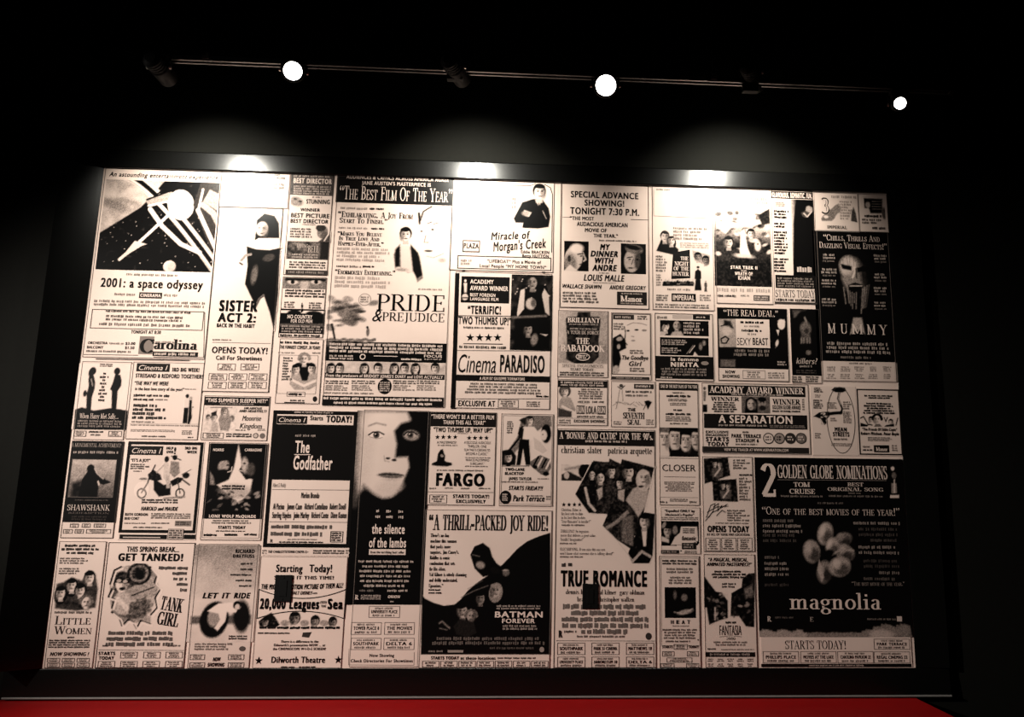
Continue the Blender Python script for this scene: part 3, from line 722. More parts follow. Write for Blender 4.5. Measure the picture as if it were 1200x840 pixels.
a.done()
# 2 narrow strip above the dark robed figure
a = Ad('small washed out advert in the top row, above the dark robed figure', (257.5, 199, 339, 243.5), .97, .35)
q = a.pic(266, 201, 292, 226, None, True); q.bust(279, 206, 5, .3, skin=.85, hair=.15)
a.t('headline', 'THE COOLEST AND', 299, 328, 203.6, 206.2, 'B', .05).t('headline', 'THE HOTTEST MOVIE', 299, 334.5, 207.2, 209.8, 'B', .05).fp(302, 214, 334, 222, 2, .4).ln('border', [(262, 241.5), (333, 243.5)], .5, .5)
a.done()
# 3 robed figure
a = Ad('tall pale advert with a dark robed figure over the line opens today', (246.5, 243, 323.5, 459.5), .97, .08, .8)
q = a.pic(278, 246, 330, 395, None, True)
q.poly([(301, 258), (310, 250), (322, 253), (327, 262), (328, 300), (326, 345), (321, 388), (316, 366), (309, 346), (303, 352), (300, 360), (287, 333), (290, 312), (289, 289), (298, 284), (300, 270)], .03, 1)
q.ell(307, 268, 7, 9, .78, 0, 1.2); q.ell(311, 271, 4, 8, .3, 0, 3, .7); q.poly([(288, 288), (303, 279), (327, 279), (330, 290), (316, 293), (300, 292)], .93, 1)
for e in (304, 309): q.ell(e, 267, 1.2, .6, .05)
q.ell(306.5, 273.5, 2, .7, .15); q.line([(283, 305), (288, 299), (294, 298)], 3, .45); q.line([(281, 308), (284, 310)], 2, .1); q.ell(298, 322, 4, 12, .35, 5, 3, .8); q.ell(315, 302, 8, 5, .25, -20, 3, .7); q.line([(298, 362), (304, 350), (309, 346)], 3, .25)
a.t('title', 'SISTER', 257, 302, 352, 365, 'K').t('title', 'ACT 2:', 255.5, 300, 366.8, 377.6, 'K').t('title', 'BACK IN THE HABIT', 254, 298.5, 379.2, 383.8, 'K')
a.fp(249, 397, 272, 399.6, 1, .4).ln('border', [(249, 401), (317, 402.5)], .5, .3).t('headline', 'OPENS TODAY!', 248.3, 313.4, 406.8, 414.2, 'B').t('headline', 'Call For Showtimes', 253, 307, 417, 422, 'B', .04)
a.listing(255, 426, 276, 434).listing(282, 426, 303.5, 434)
for i in range(3):
    for x in (244.5, 268, 291.5): a.listing(x - i * .8 * (i > 0), 437.5 + (i - 0) * 9.8, x + 21.5 - i * .8 * (i > 0), 445.6 + i * 9.8) if i < 2 else None
a.done()
# 4 award column
a = Ad('narrow advert headed best director, between the robed figure and the period drama', (336.5, 203, 387.5, 322.5), .93, .12)
q = a.pic(341, 204, 391, 229, .2); q.noise(.06, 4); q = a.pic(341, 229, 357, 243, None, True); q.ell(347, 236, 9, 6, .45, 20, 3); q.ell(346, 233, 2, 1.2, .15); q.ell(352, 236, 2, 1.2, .15)
q = a.pic(368, 264, 388, 284, None, True); q.ell(378, 272, 6.5, 8, .4, 10, 1.2); q.ell(376, 267, 6, 4.5, .15, 0, 1.2); q.ell(380, 275, 4, 5, .25, 0, 2); q.poly([(372, 284), (378, 279), (387, 272), (387, 285)], .2, 1.5); q.line([(380, 282), (386, 273)], 1.5, .8)
q = a.pic(336, 283, 385, 304, .24); q.noise(.14, 4); q.poly([(376, 280), (387, 280), (386, 304), (374, 304)], .12, 3)
a.t('headline', 'BEST DIRECTOR', 344, 389, 209.3, 215.2, 'K', .95).fp(344, 205.4, 389, 208.4, 1, .6).t('headline', 'STUNNING', 359, 386.5, 233.8, 239, 'B', .05).fp(366, 230, 379, 232.6, 1, .3)
a.fp(344, 217.4, 388, 228.4, 4, .62).t('headline', 'WINNER', 352, 375, 244, 247.8, 'B').t('headline', 'BEST PICTURE', 341, 386, 250.2, 255.2, 'B').t('headline', 'BEST DIRECTOR', 340.5, 384.8, 257, 261.6, 'B').fp(354, 262.4, 370, 264, 1, .4)
a.fp(340, 267, 366, 279, 4, .22).t('title', 'DIVING', 348, 361, 286, 290, 'R', .75).t('title', 'BELL', 361, 374, 288, 296, 'R', .75).fp(342, 297, 374, 303, 2, .55).fp(339, 306, 382, 315, 3, .15).r('banner', 334.5, 316.4, 384, 321.8, .1).fp(338, 317.4, 381, 321, 1, .4, 'banner', 4)
a.done()
# 5 eyes over dark landscape
a = Ad('small advert with a pair of eyes above a dark landscape, in the narrow column', (328.8, 324.5, 380.5, 395.5), .95, .12)
q = a.pic(332, 325.5, 382, 338.5, .34); q.noise(.05, 5); q.ell(357, 334, 5, 9, .62, 0, 3); q.line([(336, 327), (380, 328)], 3.5, .08, 2)
for x in (343, 370.5): q.ell(x, 330.5, 6, 2.8, .7, 0, 1); q.ell(x, 330.3, 2.4, 2.4, .05, 0, .8); q.line([(x - 6, 328), (x + 6, 328)], 1.2, .05)
q = a.pic(328, 362, 380, 391, .04); q.noise(.05, 3); q.line([(329, 365), (379, 366)], 3, .97, 1, 1); q.ell(345, 366, 8, 2.5, .05); q.ell(368, 367, 9, 2.5, .05); q.poly([(328, 379), (379, 379), (379, 383), (328, 383)], .22, 1)
a.fp(334, 339, 381, 349, 3, .12, bold=.8).fp(333, 353, 346, 361, 3, .2).fp(362, 354, 378, 362, 3, .2); q = a.pic(349, 354, 359, 366, None, True); q.figure(354, 355, 365, .08)
a.t('title', 'NO COUNTRY', 337, 366, 369, 373.4, 'B', .92).t('title', 'FOR OLD MEN', 341, 366, 374.2, 378.2, 'B', .85).fp(330, 381, 378, 390, 3, .5).fp(328, 391.4, 377, 395, 1, .12, bold=.8)
a.done()
# 6 three friends
a = Ad('pale advert with three people huddled together, below the dark landscape', (325, 397, 376.5, 473), .96, .25)
q = a.pic(338, 412, 373, 459, None, True); q.poly([(342, 434), (350, 428), (365, 428), (371, 438), (371, 452), (362, 457), (345, 457), (339, 450)], .55, 1.5); q.poly([(347, 425), (366, 425), (360, 446), (354, 446)], .03, 1)
q.head(356.5, 421, 5.5, .85, .45, 'curly'); q.head(347, 433, 5, .8, .05, 'short'); q.head(365, 432, 5, .8, .05, 'short', -1); q.line([(342, 445), (356, 452), (370, 446)], 3, .85)
a.t('headline', 'THE FUNNIEST COMEDY...IN YEARS!', 328, 375, 405, 409, 'B').fp(328, 399.6, 374, 403.6, 1, .1, bold=.8).fp(326, 412, 346, 414.6, 1, .5).fp(366, 412.4, 376, 415, 1, .4).fp(331, 418, 345, 446, 9, .2, ragged=.5)
a.o_('border', 325.8, 416, 371.5, 461.5, .4, .4)
a.o_('logo', 336, 459, 357.5, 464.6, .5, .3).fp(338, 460, 356, 464, 1, .1, 'logo', bold=.85).r('logo', 333, 471, 357, 473, .05).fp(340, 468, 357, 470.6, 1, .15, 'logo').c('logo', 369, 467.5, 2.5, 3.2, .05)
a.done()
# 7 period drama
a = Ad('large advert with a broad tree, roman lettering and a black top banner', (387, 204.5, 526.5, 476.5), .98, .1)
a.r('banner', 394.2, 205, 530.6, 239, .02)
a.t('headline', 'AUDIENCES & CRITICS ACROSS AMERICA AGREE', 406, 526, 206.8, 211.2, 'B', .8).t('headline', "JANE AUSTEN'S MASTERPIECE IS", 424, 505, 213.4, 217.6, 'B', .8).t('headline', '\u201cThe Best Film Of The Year\u201d', 398, 530, 219.6, 235.2, 'Rc', .97)
q = a.pic(455, 260, 499, 332, None, True); q.poly([(461, 298), (468, 289), (482, 289), (492, 300), (496, 326), (489, 331), (485, 318), (478, 320), (467, 312), (463, 312)], .35, 2); q.poly([(463, 292), (469, 286), (468, 312), (463, 314)], .06, 3); q.poly([(481, 286), (490, 296), (495, 322), (489, 326), (484, 318)], .06, 2); q.poly([(469, 287), (480, 287), (484, 320), (470, 318)], .78, 2)
q.head(475.5, 275, 7.2, .86, .05, 'short', 1); q.ell(470, 316, 7, 2, .5, 0, 2)
q = a.pic(487, 240, 524, 318, None, True); q.layer = 1.5; q.line([(493, 258), (496, 248), (506, 242)], 2.2, .12, 1.5); q.line([(491, 250), (492, 262)], 3, .1, 1.5); q.ell(507, 270, 15, 26, .93, 0, 4); q.line([(501, 262), (506, 260)], 1.3, .2); q.line([(508, 262.5), (514, 261)], 1.2, .3); q.ell(507, 269, 1.8, 1.2, .15); q.ell(494, 271, 1.4, 1, .15); q.line([(499, 276), (497, 284), (502, 284)], 1, .3); q.ell(502, 294, 5, 1.4, .2); q.line([(500, 300), (508, 302), (520, 297)], 1, .5); q.ell(518, 305, 5, 3, .6, 0, 3)
a.fp(399, 242.6, 432, 246, 1, .5).fp(433, 243.4, 451, 246.4, 1, .1, bold=.8).t('quotes', '\u201cExhilarating. A Joy From', 396, 484, 248.6, 255.4, 'Vc', .0).t('quotes', 'Start To Finish.\u201d', 398, 454, 255.8, 261.8, 'Vc', .0).fp(397, 265.8, 434, 269, 1, .5).fp(435, 266.6, 452, 269.6, 1, .1, bold=.8)
a.t('quotes', '\u201cMakes You Believe', 395.5, 447.5, 271.6, 276.4, 'Vc', .0).t('quotes', 'In True Love And', 397, 444.5, 277.2, 282, 'Vc', .0).t('quotes', 'Happily-Ever-After.\u201d', 396, 449.5, 283.2, 288.2, 'Vc', .0).fp(394.5, 290, 460, 307, 4, .62, ragged=.3).fp(394, 310.6, 424, 314, 1, .3).fp(425, 311, 440, 314, 1, .1, bold=.8)
a.t('quotes', '\u201cEnormously Entertaining.\u201d', 392.5, 463, 316.2, 322, 'Vc', .0).fp(392, 323.6, 462, 338, 3, .65, ragged=.3).fp(490, 337.8, 519, 340.6, 1, .45)
q = a.pic(383, 343, 442, 402, None, True)
for _ in range(46):
    x = random.gauss(402, 13); y = random.gauss(366, 8); q.ell(x, y, random.uniform(4, 8), random.uniform(2, 4), random.uniform(.2, .5), random.uniform(-15, 10), 2.5, .75)
for _ in range(22): q.ell(random.uniform(384, 428), random.uniform(352, 382), 4.5, 1.6, random.uniform(.08, .22), -5, 2, .7)
q.line([(389, 380), (391, 390), (392.5, 398)], 2.6, .12, 1.2); q.ell(431, 389, 2, 5.5, .3, 0, 1); q.ell(430.5, 383.5, 1.4, 1.6, .08)
for x in np.arange(384, 442, 2.2): q.ell(x, 398.5 + random.uniform(-1.5, 2), 3, 1.6, .25, 0, 1.5, .7)
a.t('title', 'PRIDE', 441.5, 521, 345.2, 364.4, 'R').t('title', 'PREJUDICE', 448, 520.5, 366.6, 376.6, 'R').t('title', '&', 436.5, 448, 363, 376.6, 'Ri')
a.c('stamp', 427.5, 351, 7.6, 7.6, .55).c('stamp', 427.5, 351, 6.6, 6.6, .9, 3).fp(422.5, 347, 432.5, 355, 3, .35, 'stamp', 5)
q = a.pic(381.5, 401, 523.5, 424, .06); q.noise(.05, 4); q.ramp((430, 401), (430, 406), .45, .06, .6)
a.fp(386, 402.4, 519, 414.6, 3, .75, bold=.8).fp(386, 415.6, 415, 421.6, 2, .7).ring('logo', 425, 418, 3.4, 3.4, 1.1, .9, 4).ln('logo', [(438, 417), (466, 417.6)], .9, .8, 4).t('logo', 'FOCUS', 497, 518, 416, 419, 'B', .9).fp(497, 420, 518, 422, 1, .6).fp(470, 419.6, 494, 422.6, 1, .85, bold=1)
q = a.pic(380.5, 424, 521.5, 438, .72); q.noise(.12, 6)
for i, (x, t) in enumerate(((388, .05), (398, .1), (427, .1), (443, .05), (462, .1), (474, .04), (487, .08), (510, .1))): q.head(x, 431.5, 5, .8, t, ('long', 'short')[i % 2], (1, -1)[i % 2])
a.r('banner', 380.5, 437.8, 521, 443.8, .05).t('headline', "From the producers of BRIDGET JONES'S DIARY and LOVE ACTUALLY", 382, 519, 439.2, 442.6, 'B', .92)
for x in (381.5, 412, 460.5, 488.5): a.fp(x, 445.4, x + 28, 450.4, 2, .15, f'cinema_listing#{x}').fp(x, 451, x + 27, 458, 3, .4, f'cinema_listing#{x}', ragged=.4)
a.fp(380, 459.4, 440, 462, 1, .4).c('stamp', 450.8, 452.8, 8, 9, .02, 3).fp(445, 447, 457, 459, 5, .7, 'stamp', 5)
a.r('banner', 377.5, 464.6, 520, 476, .02).fp(379, 465.8, 518, 469.8, 1, .85, 'banner', 4, bold=.8).fp(391, 471, 507, 474.6, 1, .85, 'banner', 4, bold=.8)
a.done()
# 8 uniformed man
a = Ad('advert with a man in dark uniform and slanted lettering in a rounded border', (528.5, 208.5, 649, 318), .98, .1)
q = a.pic(598, 214, 649, 268.5, None, True); q.poly([(602, 256), (612, 237), (625, 233), (636, 234), (643, 244), (645, 254), (643, 266), (630, 268), (612, 267), (613, 261), (604, 261)], .04, 1); q.poly([(627, 234), (634, 234), (632, 243)], .9); q.line([(631, 236), (632, 244)], 1.6, .06); q.head(632, 225, 8, .9, .05, 'short', -1, .1); q.poly([(614, 246), (623, 249), (620, 254), (615, 253)], .75); q.ell(616, 250, 5, 3, .5, 0, 2); q.line([(636, 247), (640, 256)], 1, .5)
a.t('title', 'Miracle of', 575, 621.5, 271.5, 280.5, 'Bi', .06, 4, 4).t('title', "Morgan's Creek", 577.5, 640, 281.5, 292.5, 'Bi', .06, 4, 6).t('headline', 'Eddie BRACKEN', 610.5, 643.5, 293.6, 297.2, 'B').t('headline', 'Betty HUTTON', 612, 643, 298.2, 301.8, 'B')
a.fp(600, 231, 607, 245, 3, .45)
a.o_('logo', 542, 281.5, 562.5, 295.5, 1.2, .15).t('logo', 'PLAZA', 543.5, 561, 285, 291, 'K', .1).c('logo', 552.3, 294, 9, 2.4, .85, 3)
a.o_('notice_box', 536, 300.5, 646, 316, 1, .04).t('notice_box', '\u201cLIFEBOAT\u201d Plus a Movie of', 571, 634, 304.8, 308.6, 'B', .08).t('notice_box', 'Local People \u201cMY HOME TOWN\u201d', 562, 640, 310.4, 314.2, 'B', .08).fp(540, 303.6, 554, 311, 2, .4, 'notice_box')
a.ln('border', [(588, 217), (622, 217.5), (628, 215)], .8).ln('border', [(638, 216), (645, 220), (647.5, 228), (646.5, 296)], 1)
a.c('border', 543, 317, 2.5, .8, .02, 3).c('border', 637, 319, 2.5, .8, .02, 3); a.done()
# 9 four stars / script title
a = Ad('advert with four stars, two thumbs up and a dark night picture beside them', (531, 319.5, 645.5, 479), .97, .06)
a.p('border', [(533.4, 320), (538.6, 320), (533.5, 479), (528.4, 479)], .01, 2).r('banner', 540.3, 324.2, 597, 355, .02)
a.t('headline', 'ACADEMY', 551, 578.5, 327.8, 332.6, 'B', .95).t('headline', 'AWARD WINNER', 551, 595.5, 335.2, 340.6, 'B', .95).t('headline', 'BEST FOREIGN', 551, 580.5, 343.8, 347.6, 'B', .92).t('headline', 'LANGUAGE FILM', 551, 584, 348.8, 352.4, 'B', .92)
q = a.pic(541, 325, 550, 354, .02); q.layer = 2.6; q.ell(545.4, 329, 1.4, 1.8, .9); q.poly([(543.4, 331.5), (547.4, 331.5), (546.6, 343), (544.2, 343)], .8); q.ell(545, 348, 3.6, 4, .75, 0, 1); q.line([(542, 349), (548, 349)], 1.4, .1)
a.t('quotes', '\u201cTERRIFIC!', 548, 587, 358.4, 368.2, 'K', .02).ln('border', [(537, 369.8), (599, 370.6)], .8).t('quotes', 'TWO THUMBS UP!\u201d', 537, 599, 371.4, 380.4, 'B').fp(543, 382.6, 593, 385.8, 1, .15)
for x in (551, 562, 572.3, 583): a.star('stars', x, 395.5, 5)
a.ln('border', [(543, 402.6), (589, 403.2)], 1).fp(538, 405, 596, 409, 1, .12)
q = a.pic(598.5, 322, 647, 410.5, .12); q.noise(.06, 5); q.poly([(608, 345), (612, 334), (640, 334), (643, 345), (645, 372), (638, 376), (612, 376), (604, 372)], .05, 1.5); q.poly([(606, 366), (610, 340), (615, 338), (614, 362), (606, 372)], .75, 1); q.poly([(644, 370), (643, 346), (638, 338), (635, 345), (639, 366)], .7, 1)
q.head(624, 331, 7, .45, .1, 'curly', 1); q.ell(622, 356, 6, 7, .65, 0, 2); q.ell(625, 355, 3, 5, .25, 0, 2); q.poly([(603, 374), (646, 374), (644, 410), (602, 410)], .04, 3, .6); q.head(619, 386, 6, .5, .05); q.line([(600, 372), (640, 370)], 3, .3, 2); q.ell(626, 398, 4, 7, .4, 10, 2); q.poly([(633, 391), (642, 392), (640, 394)], .75)
for _ in range(14): q.ell(random.uniform(600, 645), random.uniform(324, 350), .6, .6, .8)
a.t('title', 'Cinema', 537, 581, 415.6, 436.5, 'Si', .03).t('title', 'PARADISO', 586, 638, 416.2, 436.6, 'B', .03).ln('border', [(534, 410.6), (645, 411.2)], .6).r('banner', 534, 440, 644, 447, .02).t('headline', 'A FILM BY GIUSEPPE TORNATORE', 562, 615, 442, 445.4, 'B', .85)
a.fp(540, 448.6, 641, 462, 4, .28, center=True, ragged=.25).fp(628, 463, 643, 466, 1, .05, bold=1).ln('border', [(532, 467.3), (643, 467.3)], .6).t('headline', 'EXCLUSIVE AT', 537, 580, 469.4, 476, 'B', .02).listing(583.5, 468.4, 607.5, 477.8).fp(617, 470, 633, 477, 3, .2); a.done()
# 10 two portraits
a = Ad('advert for a special advance showing at 7:30, with two small square portraits', (657, 214.5, 760.5, 361.5), .96, .04, .9)
for tx, xl, xr, yt, yb, st in (('SPECIAL ADVANCE', 669, 748, 225, 232.4, 'B'), ('SHOWING!', 685, 731.5, 234.6, 241.6, 'B'), ('TONIGHT 7:30 P.M.', 668, 749, 244, 251.8, 'B'), ('\u201cTHE MOST', 668, 696, 253.8, 258, 'B'), ('AUDACIOUS AMERICAN', 676, 735.5, 260.6, 265.6, 'B'), ('MOVIE OF', 685.5, 711, 267.6, 272, 'B'), ('THE YEAR.\u201d', 695.5, 724, 274.2, 278.4, 'B')): a.t('headline', tx, xl, xr, yt, yb, st)
for tx, xl, xr, yt, yb in (('MY', 703, 715, 286, 293), ('DINNER', 692, 724, 294, 301), ('WITH', 697, 719, 302, 309), ('ANDRE', 694, 723, 310.2, 317.6)): a.t('title', tx, xl, xr, yt, yb, 'Ki')
a.ln('border', [(659, 254.4), (668, 254.8)], .5).ln('border', [(739, 257.2), (760, 257.8)], .7).fp(702, 281, 746, 283.6, 1, .3).fp(702, 319, 714, 321, 1, .35)
q = a.pic(661, 282.6, 689.8, 317.6, .06); q.ell(672, 303, 11, 16, .72, 10, 1.5); q.ell(668, 309, 8, 12, .3, 0, 4, .8); q.ell(676, 291, 8, 6, .9, 0, 3); q.line([(683, 296), (686.5, 304), (684, 306)], 2, .6); q.line([(677, 298), (683, 297)], 1.4, .08); q.ell(681, 300, 1.4, .8, .05); q.line([(679, 310), (684, 309)], 1.2, .1); q.ell(667, 303, 2, 4, .15); q.poly([(660, 318), (668, 310), (678, 318)], .8, 1.5)
q = a.pic(727.6, 285.6, 757, 321, .05); q.ell(741, 305, 10, 15, .62, 5, 1.5); q.ell(743, 292, 11, 6, .35, 10, 2); q.ell(742, 290, 10, 3, .1, 10, 1.5); q.ell(748, 306, 5, 12, .12, 0, 3, .85); q.line([(735, 302), (741, 301)], 1.2, .05); q.ell(738, 304, 1.4, .8, .04); q.ell(747, 304, 1.4, .8, .04); q.ell(739, 314, 3.4, .9, .1); q.line([(742, 304), (740, 310)], 1, .2)
a.t('headline', 'LOUIS MALLE', 684, 732, 322, 329.4, 'Bi').fp(695, 330.6, 722, 332.4, 1, .5).t('headline', 'WALLACE SHAWN', 659, 705, 333.2, 338, 'Bi', .03).t('headline', 'ANDRE GREGORY', 714, 757, 334.6, 339.6, 'Bi', .03)
a.fp(659.4, 341.6, 703, 355.4, 4, .22, ragged=.15).r('logo', 723, 342, 758, 357.6, .05).t('logo', 'Manor', 727, 752.6, 346.6, 353.6, 'V', .95).fp(728, 343.2, 753, 345.4, 1, .6, 'logo', 5).fp(727, 354.6, 756, 356.8, 1, .6, 'logo', 5); a.done()
# 11 couple and black book shape
a = Ad('advert with a couple above a black book shape, beside the two square portraits', (764.5, 218, 836, 363.5), .97, .15)
a.ln('border', [(766, 222), (766, 253), (832, 256)], .6, .4).fp(769, 221, 785, 223.6, 1, .4)
q = a.pic(766, 268, 798, 302, None, True); q.poly([(769, 294), (775, 280), (786, 284), (795, 292), (795, 300), (782, 297)], .05, 1); q.head(779, 277, 5.5, .75, .12, 'short', -1, tilt=10); q.head(787, 282, 4.8, .85, .12, 'long', 1, tilt=-15)
a.p('banner', [(788.6, 296), (808.4, 292.4), (809, 326), (786.6, 327)], .02, 2)
for tx, xl, xr, yt, yb in (('THE', 797.5, 806.5, 300.6, 305), ('NIGHT', 790.4, 807, 306.6, 311.4), ('OF THE', 789.4, 807, 312.6, 317), ('HUNTER', 788.2, 807.4, 318.6, 323.2)): a.t('title', tx, xl, xr, yt, yb, 'V', .95)
q = a.pic(811, 293, 834, 313, None, True); q.head(818, 301, 4.5, .8, .06, 'short'); q.head(827, 305, 4.5, .7, .06, 'short', -1); q.poly([(811, 293), (832, 299), (831, 311), (822, 309), (812, 301)], .05, 1, .45)
q = a.pic(812, 311, 834, 343, None, True); q.figure(818, 312, 341, .03, .6, True); q.figure(827, 329, 342, .2, .7, True)
q = a.pic(776, 324, 814, 336, None, True)
for x in range(779, 812, 4): q.ell(x, 331 + random.uniform(-1, 1), 2.6, 2.6, random.choice((.04, .2, .1)), 0, 1); q.ell(x + 1, 328, 1.5, 1.7, .75)
q.line([(777, 334), (812, 334)], 2.4, .05)
a.fp(789, 266, 832, 282, 4, .4, ragged=.3).fp(797, 284, 831, 291, 3, .55).fp(768.5, 299, 784, 319, 6, .28, ragged=.3).fp(769, 321, 776, 335, 5, .4).fp(782, 337.6, 810, 341, 1, .4)
a.r('logo', 787, 344, 815.5, 353.4, .03).t('logo', 'IMPERIAL', 788.6, 814, 345.8, 352, 'B', .92).fp(769, 345, 784, 353, 3, .25).fp(820, 345, 834, 353, 3, .3).fp(768, 356, 832, 361.6, 2, .22); a.done()
# 12 smoky crowd picture
a = Ad('advert with a smoky crowded dark picture and pale top, left of the dark gown', (838.5, 221.5, 904, 356), .97, .25)
q = a.pic(837, 240, 903, 335.5, .97); q.ramp((870, 255), (870, 285), .97, .14, 1)
for _ in range(60):
    x = random.uniform(839, 902); y = random.uniform(248, 300); q.ell(x, y, random.uniform(2, 6), random.uniform(1, 3), random.choice((.95, .1, .2, .9, .12)), random.uniform(-40, 20), 1.5, .8)
q.poly([(843, 258), (856, 268), (850, 274), (840, 266)], .95, 2, .8); q.poly([(888, 252), (902, 244), (903, 262), (893, 264)], .12, 2); q.poly([(867, 294), (868, 272), (872, 268), (876, 290), (880, 300), (868, 300)], .95, 1.5); q.ell(888, 288, 4, 7, .75, 0, 1.5); q.ell(888, 286, 1, 1, .1); q.head(854, 284, 6, .75, .1, 'short'); q.head(880, 274, 5, .8, .1, 'short', -1); q.ell(872, 300, 12, 3, .75, 5, 2); q.ell(872, 305, 14, 3, .1, 0, 2)
q.poly([(837, 306), (905, 306), (905, 336), (837, 336)], .10, 6, .8); q.noise(.04, 2); q.line([(867, 240), (868, 256)], 1, .5)
a.t('title', 'STAR TREK II', 856, 887.5, 311.6, 315.4, 'K', .95).t('title', 'THE', 868, 875, 316.2, 318, 'B', .8).t('title', 'WRATH OF', 861, 882, 318.6, 322.6, 'K', .9).t('title', 'KHAN', 865, 879, 323.4, 328, 'K', .9)
a.fp(880, 231, 900, 240, 2, .5).fp(840, 337.4, 903, 343, 1, .6).fp(841, 345, 863, 348.4, 1, .15, bold=.8).fp(868, 345, 879, 348, 1, .3).r('logo', 883, 346, 902, 352.6, .2).fp(884, 347, 901, 352, 2, .7, 'logo', 4); a.done()
# 13 dark gown
a = Ad('advert with a tall dark gowned figure and a pale column of quotes', (905.5, 223, 955, 356), .96, .1)
a.r('banner', 903.6, 224.6, 952, 233, .02).t('headline', 'GLAMOROUS. ROMANTIC. FUN.', 904.6, 951.5, 226, 232, 'K', .95)
q = a.pic(928.6, 234, 955.5, 338, .03); q.ramp((928, 250), (935, 250), .7, .03, .9); q.poly([(932, 240), (940, 233), (955, 233), (956, 338), (929, 338), (930, 262)], .02, 2); q.noise(.015, 4); q.ell(944, 249, 6, 7, .2, 0, 2); q.ell(948, 245, 5, 4, .55, 20, 2); q.line([(942, 250), (946, 254), (951, 248)], 1.6, .7); q.ell(939, 243, 6, 6, .06, 0, 2)
a.c('laurel', 914.5, 239.4, 6, 3.4, .7, 2).fp(909, 236.6, 920, 242.4, 3, .35, 'laurel')
for y0, n in ((246, 3), (260.5, 2), (270.5, 8), (302, 5)): a.fp(907, y0, 925, y0 + n * 3.5, n, .06, 'quotes', ragged=.3, bold=.85)
a.r('banner', 908.8, 322.6, 956, 338, .02).fp(911, 325, 954, 337, 4, .35, 'banner', 4).fp(934, 312.5, 954, 320, 1, .75, 'title', fill=1)
a.t('headline', 'STARTS TODAY', 908.8, 955, 340, 348.4, 'R').fp(909.5, 349.6, 955, 353.8, 1, .1, bold=.8).r('banner', 908, 354, 957, 356.2, .12); a.done()
# 14 and 15 two small adverts at the top right
a = Ad('small dim advert with a large numeral 3, above the pale mask picture', (954.5, 226, 1006, 271.5), .93, .35)
q = a.pic(955, 228, 1006, 270, None, True); q.noise(.1, 5); q.poly([(962, 256), (968, 248), (975, 244), (983, 238), (983, 247), (978, 256), (975, 259), (963, 259)], .22, 2, .8); q.poly([(997, 259), (998, 248), (1000, 242), (1003, 250), (1005, 261)], .2, 1.5); q.ell(981, 245, 5, 6, .4, 20, 2); q.ell(968, 254, 3, 2, .85)
a.t('numeral', '3', 962.4, 971.6, 231.6, 250.6, 'V', .04).t('numeral', '3', 963.4, 970.6, 233, 249.4, 'R', .92, 5).fp(984, 235, 1000, 258, 7, .5, ragged=.4).fp(974, 229, 1004, 233, 1, .55).t('logo', 'IMPERIAL', 969.5, 992.5, 264.4, 268.4, 'K', .2); a.done()
a = Ad('smallest dim advert in the top right corner, with a dark square picture', (1006.5, 227.5, 1040.5, 272), .92, .35)
q = a.pic(1010, 231, 1037, 258, None, True); q.poly([(1012, 232), (1034, 233), (1034, 250), (1020, 250), (1018, 244), (1013, 244)], .1, 2); q.ell(1017, 240, 3, 4, .6, 0, 1.5); q.ell(1036, 250, 3, 8, .25, 0, 1.5)
for y in (236, 239, 242, 245): q.line([(1022, y), (1033, y)], .8, .4)
a.fp(1013, 251.4, 1033, 255.4, 1, .1, 'headline', bold=.85).fp(1010, 256, 1034, 263, 2, .25, ragged=.3).fp(1022, 265.6, 1038, 269.6, 1, .2, bold=.9); a.done()
# 16 mask
a = Ad('large black advert with a pale shouting mask and widely spaced roman title', (960.5, 271, 1045.5, 447), .96, .25)
q = a.pic(955, 271.5, 1047.5, 423.5, .015)
q.ell(1001, 324, 16, 25, .42, -8, 6); q.ell(993, 311, 10, 12, .78, 15, 5, .8); q.ell(1016, 326, 8, 24, .08, -8, 6, .85)
q.poly([(985, 309), (998, 312), (998, 317), (987, 315)], .06, 1.6); q.poly([(1004, 314), (1017, 311), (1016, 317), (1005, 319)], .04, 1.6); q.line([(1001, 308), (1002, 318), (999, 325)], 2.6, .82, 1.6); q.line([(1003, 315), (1004, 326)], 1.6, .12, 1.6); q.poly([(994, 334), (1002, 331), (1011, 334), (1012, 345), (1003, 351), (995, 346)], .03, 1.8); q.line([(996, 335), (1010, 335)], 1.4, .7, .9)
for k in range(14): x = 986 + k * 2.5; q.line([(x, 344 + abs(k - 6) * -1.5), (x + (6.5 - k) * .5, 358 + random.uniform(-4, 10))], 1.2, random.choice((.5, .3, .6, .15)), 1.6, .8)
for k in range(8): q.line([(988 + k * 4, 304 - (3.5 - abs(k - 3.5)) * 2.2), (990 + k * 4 + random.uniform(-3, 3), 312)], .8, .15, 1, .6)
q.poly([(996, 392), (1000, 372), (1010, 372), (1014, 392), (1006, 386)], .55, 2); q.noise(.02, 3)
a.t('quotes', '\u201cChills, Thrills And', 965, 1030.5, 275.4, 282.4, 'Rc', .85).t('quotes', 'Dazzling Visual Effects!\u201d', 960, 1039, 284.4, 291.4, 'Rc', .85)
for x0, x1, ys in ((962, 982, (297, 314, 327, 349)), (1023, 1041, (298, 320, 336, 353))):
    for y in ys: a.fp(x0, y, x1, y + 7, 2, .5, center=True, ragged=.3).fp(x0 + 2, y + 7.6, x1 - 2, y + 10.4, 1, .28)
for ch, x0, x1 in (('M', 970, 979), ('U', 985, 993), ('M', 998, 1011), ('M', 1016, 1026), ('Y', 1030, 1040)): a.t('title', ch, x0, x1, 379 + (x0 - 970) * .03, 390.6 + (x0 - 970) * .03, 'R', .9)
a.fp(966, 400.6, 1046, 415, 3, .5, center=True, ragged=.15).fp(985, 417, 1022, 421, 1, .3).r('listing_strip', 965.5, 424, 1048.5, 446, .9).fp(995, 424.6, 1022, 427.4, 1, .3, 'listing_strip', 4)
a.listings(966, 428, 1048, 445.4, 5, 2, .06, 3, .3, False); a.done()
